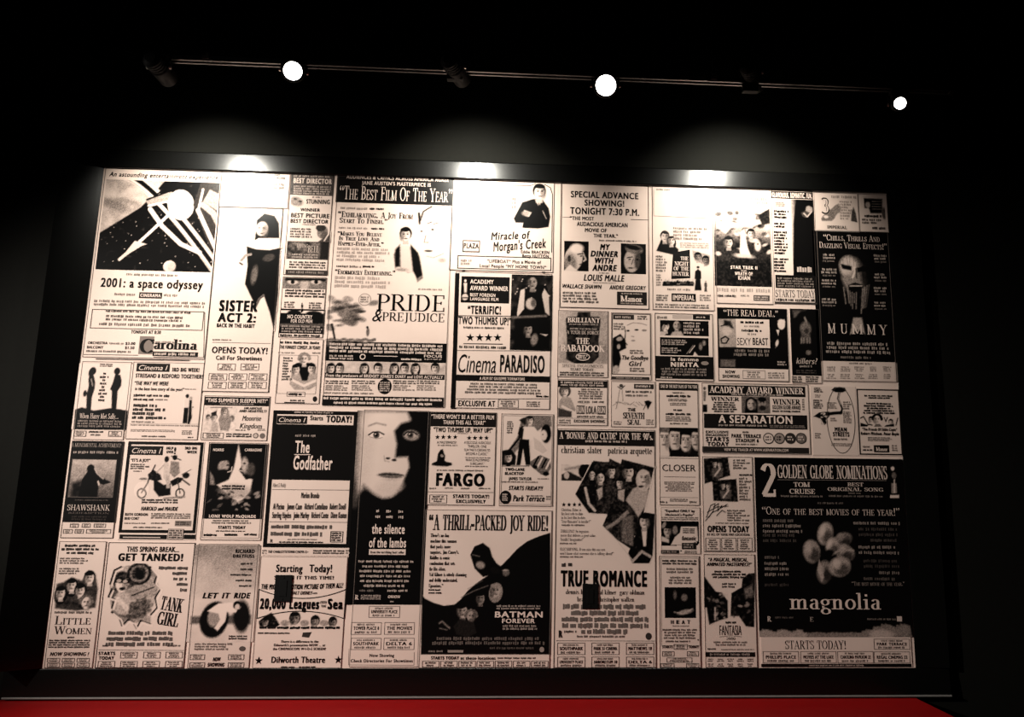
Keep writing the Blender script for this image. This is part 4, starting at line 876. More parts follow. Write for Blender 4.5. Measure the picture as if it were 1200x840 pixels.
# 17 hat-shaped dark picture
a = Ad('small advert with a tall dark hat shape behind white lettering, below the two portraits', (653.5, 364, 712.5, 442), .93, .2)
q = a.pic(654, 365, 712, 426, .66); q.ramp((654, 370), (672, 370), .74, .5, .6); q.poly([(663, 373), (666, 371), (676, 371), (677, 365.5), (692, 365.5), (692, 371), (702, 371), (704, 373), (701.5, 400), (702, 418), (694, 426), (674, 426), (663, 421), (664.5, 400)], .13, 1.2); q.noise(.05, 3)
q.poly([(655, 405), (663, 400), (664, 425), (655, 425)], .45, 3, .6); q.poly([(703, 400), (711, 405), (711, 425), (702, 424)], .4, 3, .6)
a.t('quotes', 'BRILLIANT', 665, 703, 372.4, 378, 'V', .93).fp(667, 379, 702, 381.4, 1, .5).fp(668, 384, 700, 386.8, 1, .5).t('quotes', 'A TOUR DE FORCE', 664, 701.5, 387.6, 391.6, 'R', .9).t('title', 'THE', 675, 690.5, 396, 403, 'V', .96).t('title', 'BABADOOK', 657, 709, 404.2, 412, 'V', .96)
a.ring('laurel', 683, 418, 8.4, 4.6, 1, .9, 4).fp(677, 415.6, 689, 420.6, 2, .85, 'laurel', bold=.8).r('banner', 658, 426.6, 707.5, 431, .9).r('banner', 668, 431, 698, 435, .9).t('headline', 'SPECIAL ENGAGEMENTS', 659, 706.5, 427, 430.4, 'R', .05).t('headline', 'START TODAY', 668.5, 696, 431.4, 434.4, 'V', .05).fp(656, 435.6, 709, 440.8, 2, .2, bold=.8); a.done()
# 18 large pale face with a crouching dark figure
a = Ad('small advert with a large pale face and a dark stooping figure, beside the hat shape', (716, 366.5, 763, 445.5), .96, .35)
a.o_('border', 717, 367.5, 762.5, 439, .8, .15)
q = a.pic(717.5, 382, 737, 439, None, True); q.poly([(718, 396), (727, 391), (733, 398), (734, 408), (726, 412), (728, 420), (725, 432), (719, 438), (717, 420)], .06, 1.2); q.ell(726, 397, 3.5, 2.5, .6, -10, 1.5); q.ell(725, 406, 2, 3, .6, 0, 1); q.line([(731, 380), (733, 390), (732, 400), (735, 404)], 1.2, .1); q.ell(722, 433, 4, 5, .6, 0, 1.5)
q = a.pic(731, 376, 761, 405, None, True); q.ell(736, 387.5, 2, 1.2, .1); q.ell(746, 386.5, 2.6, 1.2, .12); q.ell(755, 387, 3, 1.4, .4); q.line([(740, 394), (743, 394.4)], 1, .35); q.ell(742, 399, 2.6, 1.2, .45); q.line([(735, 381), (742, 378), (752, 379), (758, 381)], 1, .4)
a.r('banner', 718.5, 368.6, 743, 374.4, .1).fp(721, 370, 741, 373.4, 1, .7, 'banner', 5).fp(747, 369.6, 759, 375, 2, .1).fp(719, 378, 731, 387, 3, .35)
a.t('title', 'The Goodbye', 729, 759.5, 416.6, 421.6, 'Bi', .08).t('title', 'Girl', 737, 752, 423.4, 429, 'Bi', .08).fp(738, 409.6, 758, 415, 2, .25, ragged=.4).fp(738, 430.6, 756, 436, 2, .3).r('banner', 716.5, 441.4, 761, 444.6, .1).fp(722, 441.8, 753, 444.2, 1, .5, 'banner', 5); a.done()
# 19 two stacked strips
a = Ad('advert with two stacked dark picture strips over a black title band', (767.5, 367.5, 836, 446.5), .95, .05, .8)
a.fp(770, 370, 784, 374, 1, .35).r('banner', 788, 369, 811, 373.4, .68).r('banner', 812, 369, 832, 374.6, .03).fp(816, 370.6, 827, 373, 1, .75)
q = a.pic(773.5, 375.6, 830.5, 393.4, .05); q.noise(.04, 3); q.head(780, 383, 5, .85, .06, 'short', 1, .2, 25); q.head(793, 381, 5.4, .6, .2, 'bald', -1); q.poly([(785, 394), (788, 389), (798, 388), (802, 394)], .6, 1.2); q.ell(776, 391, 4, 3, .7, 0, 1.5)
q = a.pic(773.5, 395.6, 830.5, 416.4, .04); q.noise(.03, 3); q.line([(808, 413), (814, 405)], 1.2, .7); q.line([(805, 414), (812, 405)], 1, .4); q.ell(823, 405, 8, 11, .08, 0, 2); q.ell(821, 406, 2, 4, .4, 0, 1.5); q.ell(825, 402, 2, 3, .45, 0, 1.5); q.poly([(812, 417), (814, 412), (818, 417)], .85)
a.fp(801, 377, 828, 392, 4, .6, ragged=.3).fp(775.5, 397.6, 806, 404.6, 3, .6, ragged=.3).fp(775.5, 407, 799, 414, 3, .6, ragged=.4).r('banner', 768, 417.6, 836, 444, .02)
a.t('title', 'la femme', 786, 818.5, 419, 423, 'B', .95).t('title', 'NIKITA', 786, 818.5, 424.6, 429.8, 'K', .95).fp(774, 431, 830, 440.6, 3, .4, center=True, ragged=.15).c('logo', 826, 425.6, 4.6, 2.4, .45, 4).fp(774, 441, 789, 443.4, 1, .7); a.done()
# 20 white inset box
a = Ad('advert with a white box inset in black, a sly face and a suited man', (841, 361, 923.5, 446.5), .96, .08, .8)
q = a.pic(841, 361.6, 923, 432, .02); q.poly([(842, 373.6), (862.4, 373.6), (863, 406.6), (843, 406.6)], .55, 1); q.poly([(848, 375), (856, 376), (860, 385), (852, 384), (848, 380)], .12, 2); q.ell(852, 388, 6, 6, .7, 0, 3); q.line([(845, 397), (850, 394), (854, 397), (851, 402), (846, 402), (845, 398)], 1.6, .05); q.line([(845, 382), (852, 380)], 1.2, .05)
q.ell(915.6, 380, 4.6, 6.4, .9, 0, 1); q.poly([(911, 376), (914, 374), (916, 376), (919, 374), (920.4, 378)], .9, 1); q.poly([(909.6, 386.4), (913.4, 386.4), (912, 393)], .9, .8); q.poly([(911, 399), (909, 407), (908.6, 408)], .9); q.ell(910.6, 402, 1.8, 4.4, .85, 15, .8)
q.poly([(844, 421), (862, 421), (862, 430), (844, 430)], .28, 2); q.noise(.03, 3)
a.r('inset_box', 862.4, 374, 902, 407.4, .97).t('headline', '\u201cTHE REAL DEAL.\u201d', 848, 911.5, 363.4, 370.6, 'R', .92)
a.fp(867.5, 376, 896, 380, 1, .05, bold=.85).fp(872, 381, 892, 384, 1, .35).fp(869, 385.6, 893, 389.6, 1, .05, bold=.85).fp(876, 390, 888, 393, 1, .35).t('title', 'SEXY', 863.6, 880, 396, 404.4, 'S', .05).t('title', 'BEAST', 882, 900, 396, 404.4, 'B', .05)
a.fp(859, 409, 905, 418, 2, .35, center=True, ragged=.2).fp(911, 423, 922, 428.6, 2, .6).r('listing_strip', 843.4, 432.4, 924, 446, .95).t('headline', 'NOW', 850, 861.6, 434, 437.6, 'K', .05).t('headline', 'SHOWING', 846.6, 866.6, 439, 442.8, 'K', .05).listing(870.4, 434, 897, 444).fp(900, 436, 920, 444, 3, .3); a.done()
# 21 narrow dark picture with handwriting
a = Ad('narrow dark advert with pale handwriting, beside the white inset box', (927, 362, 961.5, 449), .93, .12)
q = a.pic(927.4, 362.4, 961, 440, .02); q.poly([(928, 363), (946, 363), (937, 370), (930, 373)], .3, 4, .8); q.ell(943, 373, 9, 9, .03, 0, 3); q.ell(944, 385, 7, 9, .32, 0, 4); q.ell(945, 388, 3, 3, .15, 0, 2); q.line([(943, 372), (945, 377)], 2, .5, 2); q.poly([(938, 392), (950, 392), (951, 402), (938, 403)], .3, 4, .7)
for x in (939, 942, 946, 949): q.line([(x, 396), (x, 402)], 1.2, .5, 1.4, .7)
q.ell(947.5, 413, 3.6, 3, .34, 0, 2); q.noise(.02, 3)
a.t('title', 'killers?', 933, 958, 419.6, 426.4, 'Si', .75).fp(937, 427.6, 952, 431, 1, .5, 'title').fp(933, 433, 958, 438, 2, .15).fp(928, 440.6, 940, 448, 3, .2, bold=.8).fp(944, 440.6, 960, 448, 3, .2, bold=.8); a.done()
# 22 leaning woman
a = Ad('small advert with a seated woman and blocks of condensed lettering, below the hat shape', (653, 444.5, 712, 498.5), .95, .15)
a.r('banner', 654, 446, 711.6, 454, .04).fp(657, 447, 709, 453, 2, .7, 'banner', 4)
q = a.pic(654, 451, 676, 489, None, True); q.poly([(655, 470), (660, 464), (669, 466), (675, 480), (672, 484), (662, 478), (662, 489), (654, 489)], .55, 1); q.ell(662, 458, 7, 7.6, .18, 0, 1.2); q.head(662, 459, 5, .88, .25, 'short'); q.line([(659, 476), (672, 483)], 3, .85); q.poly([(654, 478), (670, 482), (670, 489), (654, 489)], .18, 1.5)
a.fp(676, 455, 709, 468, 5, .25, center=True, ragged=.3).c('laurel', 684, 471, 7, 2.2, .75, 3).fp(677, 469.4, 691, 472.6, 1, .25, 'laurel').fp(694, 469.4, 708, 472.6, 1, .25, 'laurel')
a.r('title', 675.6, 475, 685, 485, .2, 3).r('title', 700, 475.6, 709.6, 485.6, .2, 3).t('title', 'RUN', 676.2, 684.4, 476.4, 483.6, 'B', .92, 5).t('title', 'LOLA', 686.6, 698.6, 475.8, 484.8, 'B', .25, 5).t('title', 'RUN', 700.8, 709, 477, 484, 'B', .92, 5)
a.fp(676, 486.6, 710, 490, 1, .3).t('headline', 'EXCLUSIVE SHOWING', 672.5, 708.5, 491.8, 495.2, 'B', .1).fp(655, 491, 669, 496.6, 2, .4).ln('border', [(654, 489.6), (711, 490.6)], .4, .3); a.done()
# 23 sketched advert
a = Ad('small sketched advert with a spiky dark bird figure, beside the seated woman', (716, 447, 768, 500.5), .96, .3)
a.r('logo', 743, 450, 766, 455.6, .08).fp(745, 451, 764, 454.6, 1, .75, 'logo', 5).fp(733, 457.4, 764, 460.6, 1, .2).fp(733, 462, 760, 465, 1, .3)
q = a.pic(717, 449, 767, 482, None, True); q.line([(724, 453), (728, 456), (732, 452)], 1.2, .15); q.ell(728, 452, 2.4, 2.2, .2); q.line([(726, 457), (724, 470), (722, 479)], .8, .3); q.line([(729, 457), (730, 470)], .8, .35)
for k in range(12): q.line([(718 + k * 3.4, 472 + random.uniform(-2, 3)), (724 + k * 3.2, 473 + random.uniform(-3, 4))], .8, .35)
q.poly([(755, 470), (760, 469), (764, 471), (762, 475), (759, 480), (757, 474)], .03, 1); q.line([(757, 474), (754, 480)], 1, .1); q.ell(759, 472, 3.4, 2.8, .04)
a.t('title', 'THE', 735.5, 744.6, 478, 482, 'K').t('title', 'SEVENTH', 730, 755, 483.4, 490.6, 'V').t('title', 'SEAL', 735, 750.4, 491.6, 497.6, 'V').fp(719, 493, 729, 498, 2, .4).fp(757, 491, 766, 498, 3, .5); a.done()
# 24 four faces
a = Ad('tall advert with four cropped faces side by side above a thin wide title', (772.5, 449, 818.8, 592), .96, .12)
a.r('banner', 772.6, 449.6, 818, 457.4, .04).t('headline', 'ONE OF THE BEST FILMS OF THE YEAR', 774, 817, 451, 454.8, 'B', .85)
a.fp(788, 459, 802, 461.4, 1, .15).fp(781, 462.4, 809, 466, 1, .08, bold=.85).fp(783, 467, 806, 470.4, 2, .25).fp(785, 471.6, 805, 475.4, 2, .35).fp(789, 479, 800, 482, 1, .1, bold=.85).fp(780, 483.6, 810, 487, 1, .08, bold=.85).fp(780, 487.6, 810, 494, 3, .3).fp(785, 495, 806, 497.6, 1, .3)
q = a.pic(773, 501, 818, 535, .1); q.poly([(773, 535), (773, 518), (783, 522), (785, 535)], .85, 1.2)
q.ell(778.5, 516, 6.6, 13, .84, 0, 1.5); q.ell(791, 515, 7, 13, .8, 0, 1.5); q.ell(803.5, 518, 6.6, 11, .82, 0, 1.5); q.ell(816, 515, 6, 12, .75, 0, 1.5)
for x, y, h in ((778.5, 512, .3), (791, 511, .05), (803.5, 515, .05), (815, 512, .06)):
    q.ell(x + 3.5, y + 6, 3, 8, .3, 0, 2.5, .7); q.poly([(x - 7, y - 12), (x + 7, y - 12), (x + 5, y - 5), (x - 6, y - 6)], h, 1.5)
    for e in (-2.6, 2.6): q.ell(x + e, y, 1.4, .8, .05, 0, .7); q.line([(x + e - 1.8, y - 2), (x + e + 1.8, y - 2)], .9, .08)
    q.line([(x, y), (x - 1, y + 5)], .8, .35); q.ell(x - .4, y + 9, 2.4, .9, .2, 0, .8)
q.poly([(784, 535), (788, 527), (797, 527), (800, 535)], .05, 1); q.line([(798, 501), (797.6, 520)], 2, .03)
a.t('title', 'CLOSER', 776, 815, 544.4, 552, 'S', .05).ln('border', [(778, 558.4), (815, 559)], .5, .3).fp(778, 564, 814, 576, 6, .35, center=True, ragged=.3).ln('border', [(773, 582.4), (818, 583)], .4, .4).fp(785, 584, 806, 588, 2, .3).fp(774, 586.6, 783, 590, 1, .3).fp(808, 586.6, 817.6, 590, 1, .3)
a.ln('border', [(774, 536.6), (818, 537.2)], .5, .3); a.done()
# 25 award winner wide advert
a = Ad('wide advert with stacked black bands headed award winner and a couple between them', (823, 449.5, 948.5, 531.5), .96, .2)
a.r('banner', 829.6, 452, 943.6, 464.2, .03).t('headline', 'ACADEMY AWARD WINNER', 831, 942, 453.6, 461, 'V', .95).fp(857, 461.4, 918, 463.8, 1, .7)
q = a.pic(823, 451, 830, 484, None, True); q.ell(825.6, 455, 1.8, 2.2, .25); q.poly([(823.8, 458), (827.6, 458), (827, 470), (824.6, 470)], .35); q.poly([(823.6, 474), (828.6, 474), (829, 483), (823.2, 483)], .06)
a.t('headline', 'WINNER', 832.5, 866.6, 465, 469.6, 'V', .04).fp(834, 470.4, 864, 483.4, 5, .1, center=True, ragged=.25, bold=.8)
q = a.pic(869, 464.6, 902.4, 484, .3); q.noise(.08, 5); q.poly([(873, 484), (874, 468), (880, 465), (887, 468), (888, 484)], .03, 1.2); q.ell(880, 474, 4.4, 6.4, .66, 0, 1.2); q.ell(884, 475, 2.4, 5, .3, 0, 2); q.ell(893, 472, 4.6, 6.6, .45, 0, 1.4); q.ell(893, 468, 5, 3, .05); q.ell(893.6, 478, 4, 3, .12, 0, 1.2)
for x, y in ((878, 472.6), (882, 472.6), (891, 471.6), (895, 471.6)): q.ell(x, y, .9, .6, .04)
q.ell(879.6, 478, 1.6, .6, .15)
a.t('headline', 'WINNER', 905, 938, 467.6, 474, 'V', .04).t('headline', 'GOLDEN GLOBE AWARD', 905, 938, 475, 479.6, 'B', .05).fp(905, 480.6, 938, 483.4, 1, .1, bold=.85).fp(940, 467, 944, 481, 5, .3)
a.r('banner', 825, 485.6, 946, 502.4, .03).t('title', 'A SEPARATION', 842, 928.5, 487, 496, 'B', .96).fp(842, 497, 900, 500, 1, .6).fp(902, 498, 944, 501.6, 2, .4)
a.t('headline', 'EXCLUSIVE', 827, 853.6, 504.6, 507.6, 'B', .05).t('headline', 'ENGAGEMENT', 827, 853.6, 508.4, 511.2, 'B', .05).t('headline', 'STARTS', 827, 854, 512, 517, 'K', .03).t('headline', 'TODAY', 828.6, 854, 517.8, 522.6, 'K', .03)
a.fp(870, 505, 879, 507.6, 1, .2).t('headline', 'PARK TERRACE', 857, 891.6, 508.6, 513, 'K', .03).t('headline', 'STADIUM 6', 862, 889, 514, 518.2, 'K', .03).fp(862, 519.4, 888, 522, 1, .2)
for x, k in ((900.6, .9), (913.4, .5), (926.2, .08), (938.8, .3)):
    a.c('stamp', x, 513.6, 6.6, 6.6, .12, 3).c('stamp', x, 513.6, 5.4, 5.4, k, 4).fp(x - 3.6, 510.6, x + 3.6, 516.6, 2, .05 if k > .4 else .8, 'stamp', 5)
a.r('banner', 823, 523.8, 948, 530.6, .06).t('headline', 'VIEW THE TRAILER AT WWW.ASEPARATION.COM', 848.6, 923.6, 525.6, 528.8, 'B', .85).ln('border', [(830, 450.6), (944, 451)], .3, .4); a.done()
# 26 oval outline
a = Ad('pale advert with a long oval outline and a bent dark barrel shape', (951, 452.5, 1004, 533.5), .94, None)
a.ring('oval_outline', 985.4, 492, 17.2, 39.5, .7, .1)
q = a.pic(951, 452, 1000, 502, None, True); q.poly([(974, 457), (978, 453.6), (990, 454), (992, 458), (987, 460), (979, 459.6)], .06, 1); q.line([(983.6, 460), (982, 467), (985, 474), (987, 479), (985.6, 484)], 2.6, .12, 1); q.line([(983.6, 460), (982.4, 467), (985.4, 474)], .8, .7); q.line([(985.6, 483.6), (978, 484), (971, 485)], 4, .05, 1); q.poly([(953, 488), (960, 483), (972, 482), (972, 488), (968, 492), (969, 496), (966, 498), (962, 491), (957, 489)], .05, 1)
for k in range(9): q.ell(random.uniform(958, 970), random.uniform(483, 492), 1.4, .7, .8, random.uniform(-40, 40), .7)
q.line([(962, 492), (963, 497), (967, 496)], .7, .4)
a.fp(953.6, 454, 965, 460, 3, .08, ragged=.3, bold=.85).fp(955, 462, 962, 466, 2, .4).fp(953, 468, 966, 479, 5, .15, ragged=.3, bold=.8).fp(969, 471, 982, 479, 4, .3, ragged=.3).fp(988, 470, 998, 480, 4, .3, ragged=.3).fp(988, 482, 999, 496, 7, .25, ragged=.3).fp(973, 489, 984, 494, 2, .4, ragged=.4)
a.t('title', 'MEAN', 978, 992, 500.6, 505.6, 'K', .0).t('title', 'STREETS', 976, 995, 506.2, 511.4, 'K', .0).fp(977, 513, 994, 516, 1, .3).fp(974, 519, 999, 523, 2, .4, center=True).fp(955, 507, 962, 514, 3, .35); a.done()
# 27 heads over bold names
a = Ad('advert in a thick rounded black outline with a row of small sketched heads', (1004.5, 455, 1056.5, 534), .93, None)
for w_ in (0,): a.o_('border', 1005.4, 456, 1055.6, 533, 1.5, .05)
a.fp(1012, 462.6, 1048, 467.6, 2, .08, center=True, ragged=.3, bold=.85).fp(1011, 471.6, 1049, 485.4, 5, .06, center=True, ragged=.25, bold=.85)
q = a.pic(1008, 485, 1054, 500.5, None, True); q.line([(1008, 490), (1012, 488), (1017, 497), (1022, 498)], 1.6, .06); q.poly([(1008, 495), (1018, 498), (1016, 500), (1008, 500)], .05); q.head(1021, 492, 3.4, .85, .06, 'short', 1, neck=False); q.head(1028, 491.4, 4.8, .85, .04, 'curly'); q.poly([(1024, 500), (1026, 496.6), (1031, 496.6), (1034, 500)], .3); q.line([(1036, 489), (1038, 494), (1040, 489)], 1.3, .08); q.head(1044, 494.6, 3, .85, .1, 'short', -1, neck=False); q.poly([(1038, 498), (1048, 496.6), (1048, 500), (1036, 500)], .06); q.line([(1052, 490), (1050, 498)], 1.4, .08)
a.t('headline', '\u201cThe Friends Of Eddie Coyle\u201d', 1010, 1051, 501.4, 504.8, 'Ki', .02).t('headline', 'Robert Mitchum. Peter Boyle', 1008.5, 1053, 506.2, 509.8, 'Ki', .02).fp(1017, 512, 1048, 517, 3, .25, ragged=.2)
a.r('logo', 1024, 521.6, 1042, 530, .03).t('logo', 'Manor', 1026.4, 1040, 524, 528.4, 'V', .9, 5).fp(1011, 522, 1021, 525, 1, .3).fp(1011, 526, 1022, 528.6, 1, .08, bold=.9).fp(1045, 521, 1052, 529, 3, .4); a.done()
# 28 tilted photos and brush title
a = Ad('advert with two tilted dance photos and a scribbled brush title, opens today below', (823.5, 535, 883, 646.5), .95, .2)
for quad in ([(824.6, 537), (853, 535.6), (856, 557), (825.6, 567)], [(834.6, 563), (863, 561), (865, 588), (836, 587)]):
    q = a.pic(822, min(p[1] for p in quad) - 1, 867, max(p[1] for p in quad) + 1, None, True); q.poly(quad, .1, .7); q.noise(.1, 2.5)
    cx = sum(p[0] for p in quad) / 4; cy = sum(p[1] for p in quad) / 4
    q.head(cx - 2, cy - 6, 3, .75, .08, 'short'); q.head(cx + 3.5, cy - 5, 3, .75, .15, 'long', -1); q.poly([(cx - 6, cy), (cx + 8, cy - 1), (cx + 7, cy + 10), (cx - 5, cy + 10)], .35, 1.5, .6); q.line([(cx + 4, cy), (cx - 2, cy + 8)], 2, .7, 1)
q = a.pic(825, 587, 854, 612, None, True)
for p in ([(828, 606), (833, 592), (838, 590), (836, 598), (831, 606)], [(836, 594), (842, 590), (841, 599), (846, 592)], [(827, 610), (834, 601), (840, 598), (852, 591)], [(829, 600), (840, 594), (853, 593)], [(840, 604), (846, 598), (850, 600)]): q.line(p, 1.2, .08)
a.fp(859, 538, 881, 550, 4, .25, ragged=.5).fp(866, 555, 882, 558, 1, .1, bold=.85).fp(866, 559, 882, 587, 8, .3, ragged=.4).fp(852, 597, 880, 611, 5, .3, ragged=.4).fp(838, 612, 878, 614, 1, .35)
a.t('headline', 'OPENS TODAY', 829, 877.6, 616, 623.6, 'K', .02).t('headline', 'AT ALL OF THESE FINE LOCATIONS', 828, 878, 624.8, 627.6, 'B', .12).listings(826, 629.6, 882, 646, 3, 1, .06, 5, .15); a.done()
# 29 dark v-shaped silhouettes
a = Ad('tall advert with dark v-shaped cliffs on both sides and a thin tall title', (825.5, 649.5, 886, 782.5), .95, .12)
a.t('quotes', '\u201cA MAGICAL, MUSICAL,', 830, 876, 653.4, 657.8, 'Bi', .02).t('quotes', 'ANIMATED MASTERPIECE!\u201d', 828, 880.6, 659, 663.2, 'Bi', .02).fp(832, 668, 876, 678, 3, .1, center=True, ragged=.25, bold=.8).fp(846, 682.6, 863, 689, 2, .2, center=True)
q = a.pic(825, 670, 886, 735, None, True)
q.poly([(825, 674), (832, 684), (839, 693), (846, 694), (853, 704), (853, 724), (843, 727), (831, 732), (828, 712), (825, 712)], .08, 1); q.poly([(885, 671), (877, 672), (870, 678), (869, 688), (857, 695), (856, 722), (866, 722), (874, 734), (884, 735)], .08, 1); q.noise(.1, 3)
for _ in range(26): q.ell(random.choice((random.uniform(829, 850), random.uniform(860, 883))), random.uniform(696, 728), random.uniform(1, 3), random.uniform(.8, 2), random.choice((.5, .7, .3)), random.uniform(-40, 40), 1, .7)
q.poly([(872, 690), (882, 684), (883, 696), (874, 702)], .5, 3, .6); q.line([(838, 712), (838, 726)], 1.6, .7, 1.2)
a.fp(850, 727.6, 863, 731, 1, .1, bold=.9).t('title', 'FANTASIA', 843, 868.8, 732.6, 744, 'S', .1).t('title', '2000', 851, 861.4, 746.6, 749.6, 'S', .15).ln('border', [(843, 746), (856, 744.8), (869, 746)], .5, .3).fp(835, 751, 878, 757, 2, .35, center=True, ragged=.2).fp(829, 759, 840, 761.6, 1, .15).fp(845, 760, 884, 762, 1, .35)
a.r('banner', 827, 764, 885, 769.6, .03).fp(832, 765, 880, 768.6, 1, .5, 'banner', 4).listings(827, 770.4, 885, 782, 5, 2, .06, 2, .2, False); a.done()
# 30 big black flower advert
a = Ad('biggest black advert with a pale flower, in the bottom right corner', (889, 536, 1062, 781.5), .95, None)
q = a.pic(887, 537, 1064, 746.5, .015)
q.ell(975, 648, 40, 42, .05, 0, 20, .6)
for cx, cy, rx, ry, rot, t in ((967, 625, 9, 13, 15, .6), (988, 632, 11, 8, -20, .35), (951, 646, 10, 13, -5, .5), (990, 647, 12, 9, 25, .45), (966, 670, 9, 13, 10, .38), (984, 664, 13, 11, -15, .55), (975, 640, 7, 10, 20, .62)):
    q.ell(cx, cy, rx, ry, t, rot, 3); q.ell(cx + 3, cy + 4, rx * .7, ry * .6, t * .25, rot, 5, .8); q.ell(cx - 3, cy - 3, rx * .35, ry * .5, min(.85, t * 1.45), rot, 3, .7)
q.poly([(960, 655), (966, 676), (963, 682), (958, 668)], .6, 1.5); q.line([(975, 650), (985, 644), (1000, 645)], 2, .55, 1.6); q.ell(972, 648, 5, 4, .05, 0, 3)
for k in range(40):
    x = 887 + k * 4.5; h = 4 + 5 * abs(math.sin(k * .7)) * (1 if k < 12 or k > 27 else .25) + (7 if k > 30 else 0); q.poly([(x - 6, 748), (x - 3, 746 - h), (x + 4, 745 - h * .8), (x + 7, 748)], .55 if k < 14 else .4, 2, .9)
q.ell(1033, 744, 14, 6, .7, 0, 3, .8); q.noise(.015, 3)
a.t('numeral', '2', 891.6, 909.4, 543, 582, 'V', .88).t('headline', 'GOLDEN GLOBE NOMINATIONS', 911, 1039.6, 545.4, 560.8, 'V', .82).ln('banner_rule', [(911, 562), (1039, 563)], .5, .4)
a.t('headline', 'TOM', 930, 949, 565, 570.4, 'V', .8).t('headline', 'CRUISE', 925, 955, 572.8, 578.6, 'V', .8).t('headline', 'BEST', 993, 1011.6, 565.4, 569.8, 'V', .7).t('headline', 'ORIGINAL SONG', 969.6, 1035.4, 571.2, 575.4, 'V', .7).fp(915, 580, 965, 583, 1, .35).fp(971, 580, 1035, 583, 1, .3).fp(994, 576.6, 1009, 579, 1, .3).fp(958, 588, 989, 591, 1, .25)
q = a.pic(1042, 545, 1054, 584, .015); q.layer = 2.2; q.ell(1046, 549, 2.2, 2.4, .85); q.ell(1047.6, 557, 3, 4, .3, 0, 1.2); q.poly([(1044.6, 566), (1050.6, 566), (1051, 578), (1044.6, 578)], .45, 1); q.line([(1048, 562), (1048, 577)], 1.2, .85); q.poly([(1042.4, 580), (1053.6, 580), (1053.6, 583.4), (1042.4, 583.4)], .85)
a.t('headline', '\u201cOne of the best movies of the year!\u201d', 893, 1054, 594.4, 603.4, 'Rc', .8)
for y, n, x0, x1, t in ((607, 1, 894, 936, .25), (613, 2, 894, 942, .4), (624, 2, 894, 940, .15), (650, 1, 896, 918, .25), (657, 3, 896, 930, .4), (682, 1, 896, 936, .12)): a.fp(x0, y, x1, y + n * 6.4, n, t, 'quotes', ragged=.3, fill=.6)
for y, n, x0, x1, t in ((610, 1, 1000, 1056, .4), (617, 2, 1006, 1056, .14), (630, 1, 1020, 1056, .15), (638, 2, 1006, 1058, .4), (654, 2, 1012, 1058, .12), (668, 1, 1030, 1058, .3), (675, 1, 1012, 1058, .2)): a.fp(x0, y, x1, y + n * 6.4, n, t, 'quotes', ragged=.2, fill=.6)
a.t('quotes', '\u201cThe best movie of the year.\u201d', 998, 1060, 681.4, 686.2, 'Rc', .45)
a.t('title', 'magnolia', 925, 1032, 694.6, 713.8, 'R', .92).fp(908, 722, 930, 725, 1, .2).fp(1016, 724, 1050, 727, 1, .3).r('logo', 1051, 722, 1057, 728, .8, 3).t('logo#rating', 'R', 899, 904, 722, 728, 'V', .8, 4).t('logo#film', 'E', 949, 953, 723, 728, 'R', .7, 4)
a.r('listing_strip', 892, 747, 1068, 777.6, .95).t('headline', 'STARTS TODAY!', 920, 990.8, 750.4, 760.4, 'R', .03)
for x, tx in ((894, 'PHILLIPS PLACE'), (938, 'MOVIES AT THE LAKE'), (981.4, 'CAROLINA PAVILION 22')): a.listing(x, 763, x + 42, 777, tx)
a.listing(1024, 748.4, 1066, 761, 'PARK TERRACE').listing(1024, 763.4, 1066.4, 777, 'REGAL CINEMAS 22').r('banner', 892, 777.6, 1068, 781.4, .02).fp(948, 778.4, 1013, 780.8, 1, .6, 'banner', 4); a.done()
# 31 fan of photographs
a = Ad('large advert with a fan of overlapping dark photographs and four small stars', (651, 503, 768, 782.5), .96, .2)
a.r('banner', 653.4, 504.6, 767.4, 522.2, .03).t('headline', "A 'BONNIE AND CLYDE' FOR THE 90's.", 655.4, 765, 507, 514.6, 'V', .93).fp(686, 515.4, 737, 519, 1, .7, 'banner', 5).t('names', 'christian slater', 657.6, 705.4, 522.8, 531, 'R', .02).t('names', 'patricia arquette', 712, 764, 523.6, 531.8, 'R', .02)
q = a.pic(657.4, 544, 691, 563.4, .8); q.noise(.1, 4); q.ell(686, 552, 8, 9, .05, 0, 1.5); q.poly([(658, 556), (666, 552), (674, 556), (682, 560), (682, 563.4), (658, 563.4)], .12, 1.5); q.ell(664, 557, 3, 4, .7, 0, 1); q.line([(663, 550), (678, 547)], 3, .5, 2)
q = a.pic(672, 536, 769, 662, None, True); q.layer = 1.6
for quad, t in (([(674, 579), (694, 541), (716, 541), (722, 603), (690, 601)], .08), ([(695, 539.6), (714, 542), (714, 537), (730, 546), (722, 600), (700, 602)], .12), ([(714, 537), (729, 544), (730, 600), (714, 612), (708, 590)], .15), ([(728.6, 537.6), (767.6, 547.6), (755, 600), (745, 628), (706, 616), (722, 580)], .1), ([(706, 616), (738, 590), (746, 598), (742, 645), (722, 632)], .14), ([(755, 600), (767.6, 602), (765, 650), (761, 660), (741, 660), (736, 648)], .06)): q.poly(quad, t, .8)
q.noise(.05, 3); q.line([(728.6, 537.6), (767.6, 547.6)], .8, .75, .7); q.line([(767, 548), (755, 600)], 1, .85, .7)
for cx, cy, r, hs, l in ((694, 556, 4, 'hat', 1), (704, 560, 5.4, 'hat', 1), (717, 552, 5, 'short', 1), (737, 553, 7, 'short', 1), (754, 560, 7.5, 'long', -1), (726, 566, 4.4, 'short', -1), (755, 611, 6.6, 'short', -1)): q.head(cx, cy, r, .78, .06 if hs != 'long' else .72, hs, l)
